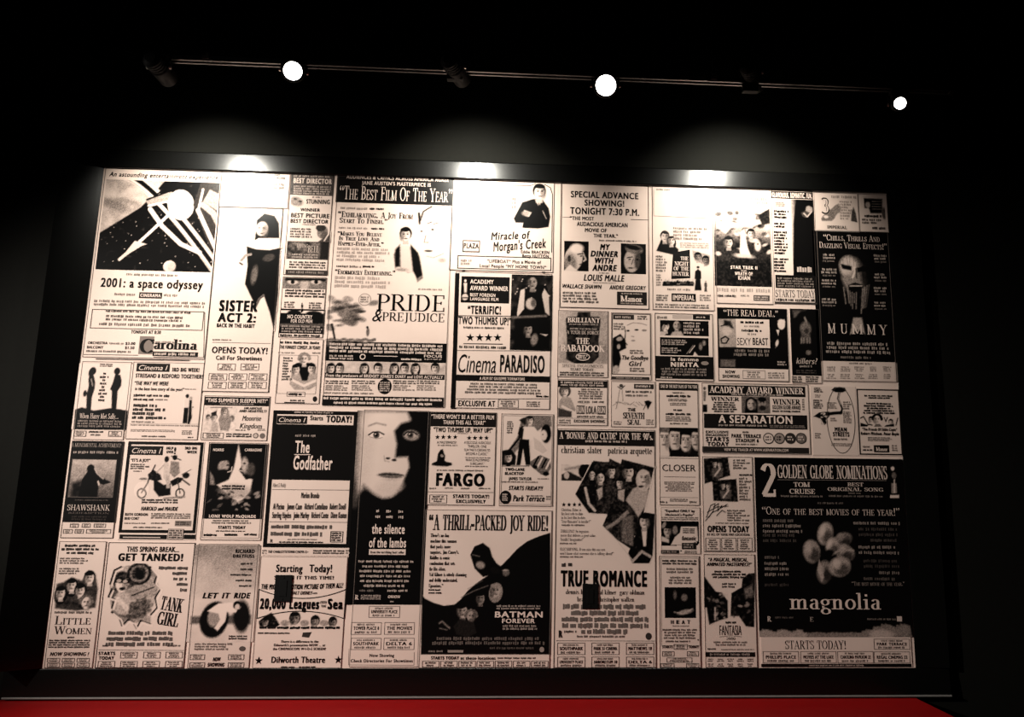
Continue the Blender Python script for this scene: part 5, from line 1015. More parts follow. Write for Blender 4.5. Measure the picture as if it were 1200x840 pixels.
q.poly([(742, 572), (752, 568), (760, 574), (757, 592), (748, 606), (742, 596), (733, 586)], .7, 1.6, .85); q.line([(735, 600), (722, 612), (712, 618)], 4, .5, 1.5, .8); q.line([(686, 572), (690, 590), (697, 598)], 3, .7, 1.2); q.poly([(699, 574), (706, 570), (706, 582), (702, 586)], .6, 1.2); q.poly([(724, 575), (732, 573), (731, 588), (724, 584)], .6, 1.2); q.ell(751, 570, 3, 1.2, .05)
q.poly([(729, 606), (742, 604), (742, 640), (728, 634)], .38, 2, .7); q.noise(.06, 1.6); q.line([(706, 616), (722, 632), (741, 656)], 1, .7, .8); q.poly([(752, 622), (758, 622), (757, 640), (754, 640)], .85, 1); q.line([(741, 658), (752, 646), (762, 652)], 3, .6, 1)
for x in (660.6, 666.8, 673, 679): a.star('stars', x, 591.2, 2.6)
for i, (tx, x1) in enumerate((('Christian Slater in', 681), ('his best role to date', 683), ('in his best film to date.', 686), ("'True Romance' is terrific!\u201d", 692))): a.t('quotes', tx, 657.8 - i * .1, x1, 595.4 + i * 4.6, 598.8 + i * 4.6, 'R', .03)
for i, (tx, x1) in enumerate((('THRILLING! An ingenious', 690), ('movie that delivers a great value.', 698), ('Terrific! Imaginative!\u201d', 684))): a.t('quotes', tx, 656.8 - i * .1, x1, 620.6 + i * 4.8, 624 + i * 4.8, 'R', .03)
for i, (tx, x1) in enumerate((('ELECTRIFYING. If you miss this one you', 709), ("won't know what everyone else is talking about!\u201d", 719))): a.t('quotes', tx, 656.2 - i * .1, x1, 641.8 + i * 4.8, 645.2 + i * 4.8, 'R', .03)
a.fp(658, 613.8, 686, 616.8, 1, .35).fp(656, 635.4, 676, 638, 1, .35).fp(656, 651, 684, 653.8, 1, .35)
a.fp(658, 659, 671, 664.6, 1, .15, 'title', bold=.9).t('title', 'TRUE ROMANCE', 657, 758, 668.4, 687.4, 'K', .0).t('names', 'dennis hopper', 663, 697, 690.4, 696, 'R', .03).t('names', 'val kilmer', 700, 722, 690.8, 696.4, 'R', .03).t('names', 'gary oldman', 726, 755, 691, 696.6, 'R', .03).t('names', 'brad pitt', 676, 698, 699, 704.6, 'R', .03).t('names', 'christopher walken', 700.6, 743, 699.2, 704.8, 'R', .03)
for y, x0, x1 in ((707.6, 659.6, 759), (715.2, 669, 750), (722.6, 658, 761), (730, 658.6, 760.6), (737, 681, 739)): a.fp(x0, y, x1, y + 6.4, 1, .3, bold=.8, fill=1.0)
a.t('logo#rating', 'R', 654.6, 659, 738.6, 747, 'K', .05).fp(661, 738, 676, 742, 1, .2).fp(676, 744, 733, 747.6, 1, .3).c('logo', 760, 745.4, 3.4, 3.8, .1, 3).ln('border', [(651.6, 750.6), (767.4, 751)], .5, .15)
for x, t1, t2 in ((653, 'SOUTHPARK', 'UNIVERSITY PLACE'), (693, 'PARK 51 CINEMA', 'ARBORETUM 10'), (733.6, 'MATTHEWS 10', 'DELTA 6')): a.listing(x, 753, x + 32.6, 767, t1).listing(x, 769.4, x + 32.6, 782, t2)
a.done()
# 32 small advert with dark photograph and speech panel
a = Ad('small advert with a pale rounded panel over a dark photo, below the four faces', (774.5, 594.5, 820.5, 649), .95, .5, .4)
a.t('headline', '\u201cEqualled ONLY by', 778.5, 814, 597, 600, 'B', .05).t('headline', "Hitchcock's Psycho\u201d", 779.5, 813, 601.6, 604.4, 'B', .05).fp(775, 605.4, 818.6, 609.6, 2, .4)
q = a.pic(774.6, 610.6, 819, 639.5, .04, True); q.poly([(775, 611), (818.6, 611.4), (818.6, 616), (799, 618), (797, 625), (786, 639), (775, 639)], .05, .8); q.noise(.08, 3); q.head(782, 622, 5.2, .65, .1, 'short', -1); q.poly([(775, 628), (784, 632), (784, 636), (775, 634)], .75, 1.2); q.ell(791, 621, 3, 5, .4, 0, 1.5); q.ell(778, 615, 2, 4, .5, 30, 1.2)
q.poly([(798, 617), (817, 617), (818, 634), (806, 638), (786, 638.6), (791, 629), (797, 624)], .82, .8); q.line([(818, 616), (819, 622), (818.6, 636), (815, 638.4)], 1, .05)
a.fp(800, 618.6, 815, 625, 3, .25).t('title', 'fantastic', 799, 815.6, 628, 633, 'Bi', .04).r('banner', 799, 636, 816, 643.6, .04).fp(801, 637, 814, 642.6, 2, .5, 'banner', 4).r('banner', 774.4, 644.4, 796, 648.4, .06).fp(776, 645, 794, 648, 1, .5, 'banner', 4).c('dot', 798, 645.4, .8, .8, .05, 3).fp(802, 645, 817, 648.6, 2, .2); a.done()
# 33 night photo with short title
a = Ad('narrow advert with a square night photo above a short widely spaced title', (772.5, 651.5, 820.5, 782.5), .95, .2)
a.o_('border', 774.4, 653.6, 819.4, 757, .4, .35).fp(776, 655.6, 817, 662, 2, .15, bold=.8).fp(780, 665, 814, 672, 2, .35, center=True, ragged=.2).fp(783, 675, 811, 684.6, 3, .35, center=True, ragged=.2)
q = a.pic(779, 688, 815.4, 724, .025); q.noise(.02, 3); q.ell(791, 697, 2, 5, .3, 0, 2); q.ell(802, 700, 3.6, 4, .35, 0, 2); q.ell(803, 717, 9, 2.6, .55, -12, 1.6); q.line([(790, 717), (800, 719), (812, 713)], 1, .6, 1); q.ell(787, 709, 5, 5, .08, 0, 3)
for i, ch in enumerate('HEAT'): a.t('title', ch, 786 + i * 6.4, 789.4 + i * 6.4, 726.4, 731, 'K', .02)
a.fp(788, 732.4, 808, 734.4, 1, .4).fp(776, 736.4, 818, 749, 4, .3, center=True, ragged=.2).fp(780, 750, 810, 753, 1, .25).c('logo', 818, 749.6, .8, .8, .05, 3)
a.t('headline', 'STARTS', 776, 788, 756, 759.4, 'K', .05).t('headline', 'TODAY!', 807, 818.6, 756, 759.4, 'K', .05).listing(789.4, 754.6, 805.6, 761).listing(776, 763, 790, 769).listing(805, 763, 818.6, 769).listing(781, 770.4, 811, 776, None).listing(774, 777, 790, 782).listing(804, 777, 819, 782); a.done()
# 34 two silhouettes
a = Ad('advert with two dark silhouettes facing each other, beside the left frame edge', (91, 423.5, 149.5, 515.5), .9, .3)
q = a.pic(87, 426, 152, 503.5, .9); q.poly([(88, 480), (96, 477), (110, 481), (130, 478), (150, 481), (150, 504), (86, 504)], .06, 1.2); q.noise(.04, 2.5)
q.ell(109, 434.6, 3.6, 4.4, .04); q.ell(107, 437, 3, 5, .04); q.poly([(105, 440), (110, 440), (111.6, 448), (111, 455), (107.6, 466), (106.6, 480), (101, 480), (101.6, 462), (104, 452), (103.6, 444)], .04, .8); q.line([(107, 444), (108.6, 452)], 1.2, .5, .8); q.ell(99.6, 461, 2, 3.6, .05)
q.ell(137.4, 435, 3.4, 4.2, .04); q.poly([(135, 439), (141, 439), (142.6, 446), (142, 452), (138, 458), (136.4, 480), (130.6, 480), (131, 458), (129, 456), (132, 449), (134, 442)], .04, .8)
a.fp(117, 426, 133, 430, 2, .12)
for i, (x0, x1) in enumerate(((121, 126), (117, 128), (120, 124), (117, 126), (119, 124), (116, 125), (115, 126), (117, 123), (115, 124))): a.fp(x0, 436 + i * 3.9, x1, 439.6 + i * 3.9, 1, .15, bold=.8)
a.t('title', 'When Harry Met Sally...', 93.4, 139, 484.4, 490.4, 'R', .88).fp(91, 492, 143, 501, 3, .4)
a.listing(86.6, 504.6, 101, 511.4).fp(104, 504.6, 122, 507.4, 1, .1, bold=.9).fp(106, 508, 119, 511, 1, .3).listing(127, 505, 142.6, 511.6); a.done()
# 35 couple text advert
a = Ad('text advert for a third big week with a small standing couple, beside the silhouettes', (151.5, 424.5, 235.5, 515), .94, .25)
a.r('logo', 160, 425.8, 199, 435.4, .05).t('logo', 'Cinema I', 163, 196.6, 428, 433.6, 'Si', .92, 5).t('headline', '3RD BIG WEEK!', 201.6, 233.6, 431, 435.6, 'K', .03).t('headline', 'STREISAND & REDFORD TOGETHER!', 159, 237.4, 438.2, 443, 'B', .03)
a.t('quotes', '\u201cTHE WAY WE WERE', 157.6, 197.6, 446.8, 451.4, 'Bi', .04).t('quotes', 'is the best love story of the year!\u201d', 158.4, 216, 454, 457.6, 'B', .06).fp(217, 455, 230, 457, 1, .5).fp(156.6, 461.6, 198, 465.4, 1, .1, bold=.8).fp(156.4, 466.4, 181, 470, 1, .1, bold=.8).fp(182, 467, 198, 469.6, 1, .4).fp(155.4, 473, 197, 492, 4, .1, ragged=.35, bold=.8).fp(154, 493, 182, 495.6, 1, .4)
q = a.pic(210, 460, 228, 499, None, True); q.ell(219.6, 464, 2, 2.4, .06); q.poly([(216, 467), (222, 467), (222.6, 478), (215.6, 478)], .8, .8); q.poly([(215.6, 477.6), (221, 477.6), (219.4, 496), (214, 496)], .05, .8); q.ell(223.6, 466.6, 1.8, 2.2, .5); q.poly([(222, 469), (225, 468.6), (224.6, 483), (225, 489), (222, 497), (219.6, 497), (221, 482)], .08, .8); q.ell(226, 477, 1, 1, .4)
a.fp(153, 497.4, 233, 499.4, 1, .5).fp(153, 503, 205, 506, 2, .45).fp(213, 504, 226, 509.4, 3, .35).fp(166, 510, 196, 512.6, 1, .2).fp(220, 511.4, 227, 513.6, 1, .12).ln('border', [(152, 496.4), (234, 497)], .3, .5); a.done()
# 36 dark portrait with roman title
a = Ad('black advert with a framed hunched figure and faint roman title, at the left frame edge', (77.5, 516.5, 138.6, 630.5), .92, .1)
a.r('banner', 78.6, 517, 140.4, 612, .012).t('quotes', 'A MONUMENTAL ACHIEVEMENT!', 84, 142, 519.4, 523.8, 'R', .55).fp(86, 528, 139, 532, 1, .5)
q = a.pic(82.4, 538.4, 134.4, 582.4, .55); q.layer = 2.6; q.ramp((108, 540), (108, 584), .62, .2, .9); q.noise(.06, 5); q.poly([(92, 583), (96, 562), (103, 552), (104, 546), (110, 547), (113, 553), (121, 560), (130, 565), (121, 568), (116, 566), (114, 583)], .02, 1.2); q.ell(106.4, 549, 4, 4.6, .03); q.line([(111, 549), (114, 555), (121, 561)], 1, .75, 1); q.line([(115, 564), (116, 568)], 1.6, .8, 1); q.poly([(84, 566), (96, 562), (96, 583), (83, 583)], .05, 5, .8); q.noise(.02, 2)
a.o_('picture_border', 82, 538, 134.8, 582.8, .5, .25, 4)
a.fp(88, 585, 128, 587, 1, .18).t('title', 'SHAWSHANK', 79, 129, 591.4, 598, 'R', .8).t('title', 'REDEMPTION', 80, 128, 600, 602, 'R', .25).fp(84, 604, 126, 610, 2, .1)
a.listing(82, 613.4, 92, 618).listing(96, 613.4, 106, 618).listing(110, 613.4, 124, 618).listing(74, 620, 85, 625).listing(87.6, 620, 98, 625).listing(101, 620, 130, 625); a.done()
# 37 motorcycle
a = Ad('advert in a thick black outline with two riders on a long motorcycle', (144, 517, 234.4, 632.6), .92, None)
a.o_('border', 144.6, 517.6, 233.8, 624.4, 3.2, .02)
a.r('logo', 152.6, 522.6, 191, 533, .04).t('logo', 'Cinema I', 155, 189, 525, 531, 'Si', .92, 5).t('headline', 'HELP', 195, 203, 523.4, 526.6, 'K', .04).t('headline', 'OVER', 195, 203, 528, 531, 'K', .04).t('headline', '!', 204, 206, 524, 532, 'K', .04).t('headline', '3RD BIG', 216.6, 231, 523.4, 526.6, 'K', .04).t('headline', 'WEEK', 219, 231, 528, 531.2, 'K', .04)
a.t('quotes', "\u201cIT'S A JOY\u201d", 153.4, 176, 537.4, 541, 'B', .06).fp(153, 543, 176, 550, 3, .2, ragged=.4, bold=.75).fp(156, 551, 166, 553, 1, .4)
q = a.pic(157, 531, 227, 586, None, True)
q.ring_ = None
for cx, cy in ((166, 578), (211, 578)):
    for k in range(24): t = 2 * math.pi * k / 24; t2 = 2 * math.pi * (k + 1) / 24; q.line([(cx + 5 * math.cos(t), cy + 5.4 * math.sin(t)), (cx + 5 * math.cos(t2), cy + 5.4 * math.sin(t2))], 1.5, .15)
q.line([(166, 577), (173, 566), (176, 556), (182, 545)], 1.6, .15); q.poly([(173, 556), (180, 550), (188, 556), (190, 562), (182, 564), (175, 562)], .1, 1); q.poly([(180, 560), (192, 568), (200, 566), (200, 580), (186, 582), (180, 574)], .06, 1.2); q.poly([(199, 564), (208, 559), (215, 560), (212, 565), (202, 570)], .05, 1); q.line([(208, 562), (211, 578)], 1.3, .15); q.line([(214, 562), (222, 568)], 2, .2); q.ell(218, 557, 4, 3.4, .1); q.line([(213, 556), (224, 550)], 1, .3)
q.ell(195.4, 538, 2.6, 3.4, .08); q.poly([(192, 542), (198, 542), (200, 556), (196, 566), (191, 560)], .72, 1); q.line([(192, 545), (184, 553)], 2, .6); q.ell(205, 536, 2.8, 3, .05); q.line([(201, 534.4), (212, 539)], 1.2, .05); q.poly([(200, 540), (210, 541), (211, 554), (204, 560), (199, 554)], .4, 1.4); q.noise(.06, 1.6); q.poly([(194, 558), (199, 556), (199, 572), (195, 572)], .6, 1); q.ell(168, 561, 4.6, 1.4, .35); q.ell(166, 574, 9, 10, .8, 0, 4, .3); q.line([(192, 584), (216, 582)], 2.4, .4, 1.6)
a.fp(165, 584.4, 210, 590, 2, .12, center=True, ragged=.15, bold=.75).t('title', 'HAROLD and MAUDE', 165.4, 208.6, 593.6, 598.2, 'Bi', .03).t('headline', 'RUTH GORDON', 146.6, 173, 601, 604.2, 'B', .05).t('headline', 'BUD CORT', 146, 163, 605.8, 608.8, 'B', .05).fp(177, 601, 224, 608, 3, .25).fp(145.4, 612, 171, 614, 1, .3).fp(177, 612, 199, 614, 1, .2).r('stamp', 205, 610, 224, 616.4, .4, 3).fp(206, 611, 223, 615.4, 2, .1, 'stamp', 5).fp(156, 616.8, 190, 619, 1, .15)
a.r('banner', 140, 626.4, 195.6, 631.6, .03).r('banner', 215.4, 626.4, 229, 631.6, .03).r('banner', 144, 629, 188, 630, .8, 3).r('stamp', 196.6, 619.6, 215, 632, .75, 4).o_('stamp', 196.6, 619.6, 215, 632, .5, .1, 5).fp(198, 620.4, 213.6, 631, 4, .15, 'stamp', 6, bold=.8); a.done()
# 38 two profiles
a = Ad('advert with two dark profiles face to face divided by a pale beam', (239.6, 518.5, 310, 633), .93, .3)
a.o_('border', 241.6, 519.6, 308, 630.4, .4, .35)
q = a.pic(241, 520, 310.6, 608, .03); q.poly([(279.6, 521), (283, 540), (286, 556), (296, 562), (293, 576), (280, 590), (268, 580), (254, 568), (268, 562), (274, 548)], .85, 2); q.ell(274, 576, 18, 8, .5, 0, 5, .7)
q.poly([(247, 546), (252, 538), (262, 535), (270, 538), (271, 545), (273, 550), (269, 554), (268, 560), (262, 564), (250, 562), (246, 566), (246, 552)], .05, 1.2); q.ell(262, 546, 6, 7, .5, 10, 2.4); q.ell(261, 556, 8, 6, .06, 0, 2); q.line([(250, 540), (270, 537)], 3, .08, 1.2); q.ell(267, 545, 1.6, .9, .04); q.line([(272, 547), (271, 552), (267, 553)], 1, .75); q.poly([(246, 552), (250, 558), (252, 568), (246, 568)], .4, 2)
q.poly([(284, 532), (292, 530), (302, 536), (307, 548), (308, 562), (296, 560), (288, 562), (284, 556), (280, 551), (283, 546)], .04, 1.2); q.ell(287, 545, 4, 9, .6, -8, 2.4); q.ell(294, 550, 5, 8, .25, 0, 3, .8); q.ell(286.6, 543, 1.5, .9, .04); q.line([(284, 552), (281, 551)], 1, .7); q.line([(285, 557), (290, 558)], 1, .08); q.poly([(300, 560), (308, 552), (308, 590), (298, 580)], .06, 2)
for _ in range(40): q.ell(random.uniform(244, 302), random.uniform(574, 600), random.uniform(1.4, 4), random.uniform(.8, 2), random.choice((.06, .3, .55, .1)), random.uniform(-40, 40), 1.2, .8)
q.poly([(240, 598), (302, 598), (302, 609), (239, 609)], .03, 2)
a.t('headline', 'NORRIS', 250, 262.6, 525.4, 528.6, 'B', .92).t('headline', 'CARRADINE', 287, 307, 525.6, 528.8, 'B', .92).fp(260, 568, 287, 574, 2, .08, bold=.85).t('title', 'LONE WOLF McQUADE', 245, 300, 603, 606.6, 'K', .93)
a.fp(245, 608.8, 297, 614, 2, .35, center=True, ragged=.2).t('headline', 'STARTS TODAY', 255.6, 287.4, 616, 619.6, 'K', .03).fp(253, 621.2, 288, 623.2, 1, .15).fp(238.6, 625, 255, 628.4, 1, .04, 'logo#a', bold=1).fp(263, 624.4, 278, 628.6, 1, .04, 'logo#b', bold=1).fp(286, 624.6, 301, 628, 1, .1, 'logo#c', bold=.9); a.done()
# 39 summer hit
a = Ad('small advert with a black summer hit banner and a crowded photo, under opens today', (237.2, 463.8, 314.6, 516), .94, .3)
a.r('banner', 239.8, 465.4, 316, 475.4, .03).t('headline', "\u201cTHIS SUMMER'S SLEEPER HIT!\u201d", 241.4, 313.8, 467.2, 471.6, 'B', .95).fp(258, 472.4, 298, 474.4, 1, .5)
q = a.pic(239.6, 476, 277, 506, .82); q.noise(.12, 4); q.poly([(256, 492), (260, 482), (268, 481), (271, 494), (268, 505), (258, 504)], .45, 1.2); q.noise(.08, 1.4); q.head(263, 482, 4, .7, .3, 'short'); q.head(251, 489, 3.4, .8, .15, 'short'); q.head(244, 489, 2.6, .75, .2, 'short'); q.head(272, 490, 2.4, .6, .3, 'short', -1); q.line([(247, 477.4), (272, 477.4)], 1, .3); q.poly([(247, 484), (254, 481), (254, 485), (248, 486)], .12, 1); q.poly([(246, 506), (249, 494), (255, 495), (256, 506)], .6, 1.2)
a.t('headline', 'HILARIOUS', 286, 307, 477, 479.6, 'Bi', .06).t('headline', 'AND HEARTFELT!', 280, 312.4, 480.2, 483.2, 'Bi', .05).t('title', 'Moonrise', 284, 306, 487, 493, 'Si', .06).t('title', 'Kingdom', 281, 307, 496, 502, 'Si', .06).fp(276, 503, 288, 505, 1, .2).fp(302, 502, 311, 505, 2, .35)
a.listing(237.6, 507, 262, 513.6).fp(265, 507.4, 295, 512.6, 2, .1, bold=.8).c('stamp', 299.6, 510.4, 3, 3, .1, 3).c('stamp', 299.6, 510.4, 2.2, 2.2, .7, 4).c('stamp', 307.4, 510.6, 3, 3, .3, 3); a.done()
# 40 black outlined advert
a = Ad('tall advert in a thick black outline with a black square and narrow cast names', (314, 481, 415, 651), .95, None)
a.o_('border', 314.2, 481.4, 414.6, 641.4, 4.2, .015).fp(345, 482, 391, 484.6, 1, .6)
a.r('logo', 324.6, 487.2, 360, 496.4, .03).t('logo', 'Cinema I', 327, 358, 489.4, 494.6, 'Si', .95, 5).t('headline', 'Starts', 363.6, 378.4, 487, 492.4, 'B', .05).t('headline', 'TODAY!', 382.4, 412, 487.2, 495, 'K', .02)
a.r('title_panel', 320.4, 497.4, 412.4, 562.4, .012).fp(346, 508.6, 372, 512.4, 1, .45, 'title_panel', 5).t('title', 'The', 346, 363, 516.4, 530.6, 'B', .95, 5).t('title', 'Godfather', 344, 389.6, 534, 550.4, 'B', .95, 5).ln('title', [(345, 532.6), (364, 532.6)], .9, .9, 5)
a.t('headline', 'Albert S. Ruddy', 319.6, 335, 566, 570.6, 'S', .12).ln('border', [(318.6, 573.4), (409, 574.2)], .5, .25).t('names', 'Marlon Brando', 353, 374, 577, 583.6, 'B', .06)
for tx, x0, x1, y in (('Al Pacino', 320, 333, 0), ('James Caan', 336.4, 353.6, 0), ('Richard Castellano', 357, 383.6, 0), ('Robert Duvall', 386.4, 405, 0), ('Sterling Hayden', 319, 341, 10.2), ('John Marley', 344, 362, 10.2), ('Richard Conte', 365, 384.6, 10.2), ('Diane Keaton', 387.6, 406, 10.2)): a.t('names', tx, x0, x1, 589.8 + y, 596.8 + y, 'B', .05)
a.ln('border', [(316, 611.2), (408, 612)], .5, .25).fp(317.6, 614.4, 392, 620.6, 1, .22, bold=.75).fp(317, 622.6, 379, 629, 1, .22, bold=.75).o_('stamp', 387, 622.4, 402, 635.4, .8, .05, 3).fp(388.4, 623.6, 400.6, 634, 4, .12, 'stamp', bold=.8).fp(337, 631, 372, 633, 1, .35).t('logo#rating', 'R', 316.4, 320, 631.6, 635.4, 'V', .08).fp(327, 634, 379, 636.6, 1, .1, bold=.85)
a.t('headline', 'THE CHARLOTTETOWN CINEMA II \u2022', 314, 361, 644.8, 648, 'B', .06).fp(367, 644, 404, 649.4, 2, .15).fp(307, 643.6, 313, 649.4, 2, .4).fp(405, 643.6, 410.4, 649.4, 2, .4); a.done()
# 41 tall half-lit face
a = Ad('tall dark advert with a large half shadowed face above a lowercase condensed title', (418, 480.5, 496, 781.5), .95, .3, .5)
q = a.pic(412, 481.5, 500.5, 708.5, .02)
q.poly([(424, 482), (478, 482), (484, 500), (478, 520), (482, 545), (472, 568), (460, 582), (448, 584), (436, 577), (426, 568), (421, 582), (418, 590)], .80, 6)
q.ell(424, 520, 14, 50, .7, 0, 10, .6); q.ell(448, 496, 22, 14, .9, 0, 8, .6); q.poly([(478, 482), (500, 482), (497, 590), (462, 590), (470, 572), (480, 548), (478, 535), (463, 536), (465, 520), (462, 505), (470, 496), (486, 492)], .045, 4); q.ell(482, 510, 9, 6, .55, 5, 3, .85); q.ell(456, 572, 16, 9, .72, -10, 6, .7); q.poly([(412, 588), (424, 576), (440, 584), (456, 588), (474, 574), (498, 560), (496, 709), (410, 709)], .02, 6); q.ell(416, 585, 6, 12, .25, 0, 6, .7)
for x, s_ in ((441, 1), (481, .85)):
    q.ell(x, 510, 8 * s_, 3.8, .88 if s_ == 1 else .6, 0, 1); q.ell(x, 509.6, 3.6, 3.8, .25); q.ell(x, 509.6, 1.8, 1.9, .03); q.ell(x - 1, 508.6, .7, .7, .95, 0, .6); q.line([(x - 9 * s_, 509.6), (x - 4, 506.2), (x + 3, 505.8), (x + 9 * s_, 509)], 1.5, .06); q.line([(x - 8, 511.6), (x, 514), (x + 7, 512.6)], .6, .35)
q.line([(432, 499), (441, 495.6), (452, 498)], 1.8, .5, 1.8); q.ell(454.6, 537, 2.4, 1.2, .1, 0, 1); q.ell(462, 539, 2.6, 1.4, .04, 0, 1.2); q.line([(450, 534), (451, 540), (456, 541)], .8, .5, 1.2)
q.ell(458, 557, 14, 3.2, .28, 2, 1.6); q.line([(444, 556.4), (453, 555), (458, 556.4), (464, 555.2), (473, 557)], 1, .05); q.ell(458, 562, 8, 1.4, .62, 0, 2, .7)
for x0, x1, y in ((441, 447, 596.6), (452.6, 461.6, 597), (467, 473, 597.4), (440, 446.6, 603.4), (452.6, 461.6, 603.6), (467, 473, 604)): a.fp(x0, y, x1, y + 4, 1, .7, f'names#{int(x0 + 1) // 10}')
a.t('title', 'the silence', 436, 474.4, 614, 625.4, 'B', .95).t('title', 'of the lambs', 432.6, 476, 630, 641.4, 'B', .95).r('tagline_box', 432.4, 643.4, 475.4, 650, .92).t('tagline_box', 'from the terrifying best seller', 434, 473.6, 645.4, 648.4, 'B', .1)
for i, (x0, x1) in enumerate(((420, 485), (424.6, 480.6), (421, 483), (422, 481), (422, 480), (426, 476))): a.fp(x0, 656 + i * 5.7, x1, 659.8 + i * 5.7, 1, .6, bold=.75)
a.fp(421, 690.4, 439, 693.6, 1, .3).fp(454, 690.4, 479, 693.8, 1, .7).t('logo#rating', 'R', 416, 420.6, 697, 702.4, 'V', .85).fp(423, 696.6, 447, 702.6, 3, .6).t('logo', 'ORION', 454.6, 469, 697.4, 700.6, 'Ki', .85).fp(457, 703.6, 462, 706, 1, .6).r('listing_strip', 410, 708.6, 493, 781, .96)
a.listing(432.2, 710, 468.6, 723.6, 'UNIVERSITY PLACE').listing(411.4, 729, 447, 743.4, 'TOWER PLACE 8').listing(450.4, 729, 485.8, 743.4, 'THE MOVIES').listing(411, 747.4, 446.8, 761.2, 'SOUTHPARK').listing(449.6, 747.4, 485.6, 761.2, 'DELTA 6')
a.t('headline', 'Now Showing', 433, 462, 766, 769.6, 'B', .04).t('headline', 'Check Directories For Showtimes', 411, 483.8, 772.2, 776, 'B', .03).ln('border', [(409, 760), (408.6, 779), (485, 779.4), (485.6, 764)], .5, .2); a.done()
# 42 starting today
a = Ad('pale advert with a curved banner and four small heads, headed starting today', (300.5, 652, 403.5, 783), .96, .4, .5)
a.t('headline', 'Starting', 323.6, 354.4, 661.4, 670.2, 'B', .02).t('headline', 'Today!', 362.4, 389, 661.4, 670.4, 'B', .02).t('headline', 'SEEING IT THIS TIME!', 321.4, 391, 674.6, 678.8, 'B', .04).t('headline', 'THE MIGHTIEST MOTION PICTURE OF THEM ALL!', 306.4, 402, 683.4, 689.4, 'Ki', .02, 4, 1.2, -1)
a.t('headline', 'WALT DISNEY', 340, 366, 692.6, 696.6, 'Bi', .05).fp(366, 693.6, 373, 696.6, 1, .3)
top = [(303.4 + k * 102.6, 690.4 + 10.6 * 4 * k * (1 - k)) for k in np.linspace(0, 1, 17)]; bot = [(301 + k * 102, 724.6 - 8.6 * 4 * k * (1 - k)) for k in np.linspace(0, 1, 17)]
a.ln('curved_banner', top, 1, .04).ln('curved_banner', bot, 1, .04).ln('curved_banner', [top[0], bot[0]], 1, .04).ln('curved_banner', [top[-1], bot[-1]], 1, .04)
a.t('title', '20,000 Leagues', 304.6, 374, 701, 713.6, 'K', .0).t('title', 'UNDER', 375, 383, 704, 707, 'B', .05).t('title', 'THE', 376, 382, 708.6, 711.4, 'B', .05).t('title', 'Sea', 384, 401.8, 701.4, 713.8, 'K', .0)
q = a.pic(300, 717, 396, 737, None, True); q.poly([(303, 728), (310, 722), (318, 717.6), (324, 725), (328, 732), (322, 736), (304, 734)], .07, 1.2)
for x, y, r in ((345.6, 725, 6), (369.4, 728, 5), (390, 729, 4.6), (311, 729, 4)): q.head(x, y, r, .45, .05, 'short', 1, neck=False)
for x in (334, 357, 380): q.ell(x, 730, 5, 3.4, .5, 0, 1.2); q.noise(.08, 1.5)
a.fp(304, 733.4, 398, 737.4, 1, .04, 'names', bold=.95).fp(302, 740.6, 340, 743, 1, .12, bold=.9).p('logo', [(355, 741), (365.4, 740.4), (362, 747), (353.6, 746)], .1, 2)
a.t('notice', 'There is a difference in the', 329, 373, 750, 753, 'B', .1).t('notice', "Dilworth's presentation NOW ... at", 321, 381, 754.2, 757.2, 'B', .1).t('notice', 'the CINEMASCOPE W-I-D-E SCREEN!', 319.6, 381.6, 758.6, 761.6, 'B', .1)
a.t('headline', 'Dilworth Theatre', 318, 380.8, 769.2, 776.6, 'B', .02).star('stars', 303.2, 774, 4.4).star('stars', 396.4, 773, 4.4).fp(329, 780.2, 346, 783, 1, .08, bold=.9).fp(350, 780.2, 370, 783, 1, .08, bold=.9); a.done()
# 43 star ratings with heavy title
a = Ad('advert with two rows of four stars and a lone dark blob above a heavy title', (502, 482.8, 580.4, 592), .96, .15)
a.r('banner', 503, 483.6, 581.4, 500, .03).t('headline', "\u201cTHERE WON'T BE A BETTER FILM", 505.4, 579, 486, 491, 'B', .95).t('headline', 'THAN THIS ALL YEAR!\u201d', 519.4, 569, 492.6, 497.4, 'B', .95).t('quotes', '\u201cTWO THUMBS UP, WAY UP!\u201d', 508, 577, 501, 506.6, 'B', .04).fp(536, 507, 548, 508.6, 1, .35)
for x in (512.6, 519.4, 526.4, 533.4): a.star('stars', x, 512, 2.9)
for x in (549.8, 556.4, 563.2, 570): a.star('stars', x, 513, 2.9)
a.t('quotes', 'A MASTERPIECE!', 512, 534.6, 516.8, 519.8, 'S', .08).fp(513, 520.6, 536, 523, 1, .4).t('quotes', 'A DELICIOUS, AUDACIOUS', 544, 575, 517, 520, 'S', .05).t('quotes', 'THRILLER. ONE', 548, 570, 521.4, 524.4, 'S', .05).t('quotes', 'FILM THAT\'S CERTAIN TO', 544, 574, 525.8, 528.8, 'S', .05).t('quotes', 'BECOME A CLASSIC.\u201d', 546, 572, 530.2, 533.2, 'S', .05).fp(545, 535.4, 575, 537, 1, .35).t('quotes', '\u201cFRANCES McDORMAND', 545, 573, 537.6, 540.4, 'S', .05).t('quotes', 'IS BRILLIANT.\u201d', 551, 568, 541.8, 544.6, 'S', .05).fp(545, 545.4, 572, 547.4, 1, .35)
q = a.pic(504, 524, 532, 548, None, True); q.poly([(512, 540), (513, 532), (516, 527), (519, 526), (520.4, 531), (522, 534), (521, 539), (523, 541), (529, 542), (530, 545), (524, 546.6), (512, 546), (506, 545), (506, 543)], .02, 1); q.ell(518, 534, 2, 1.4, .5, 30, 1)
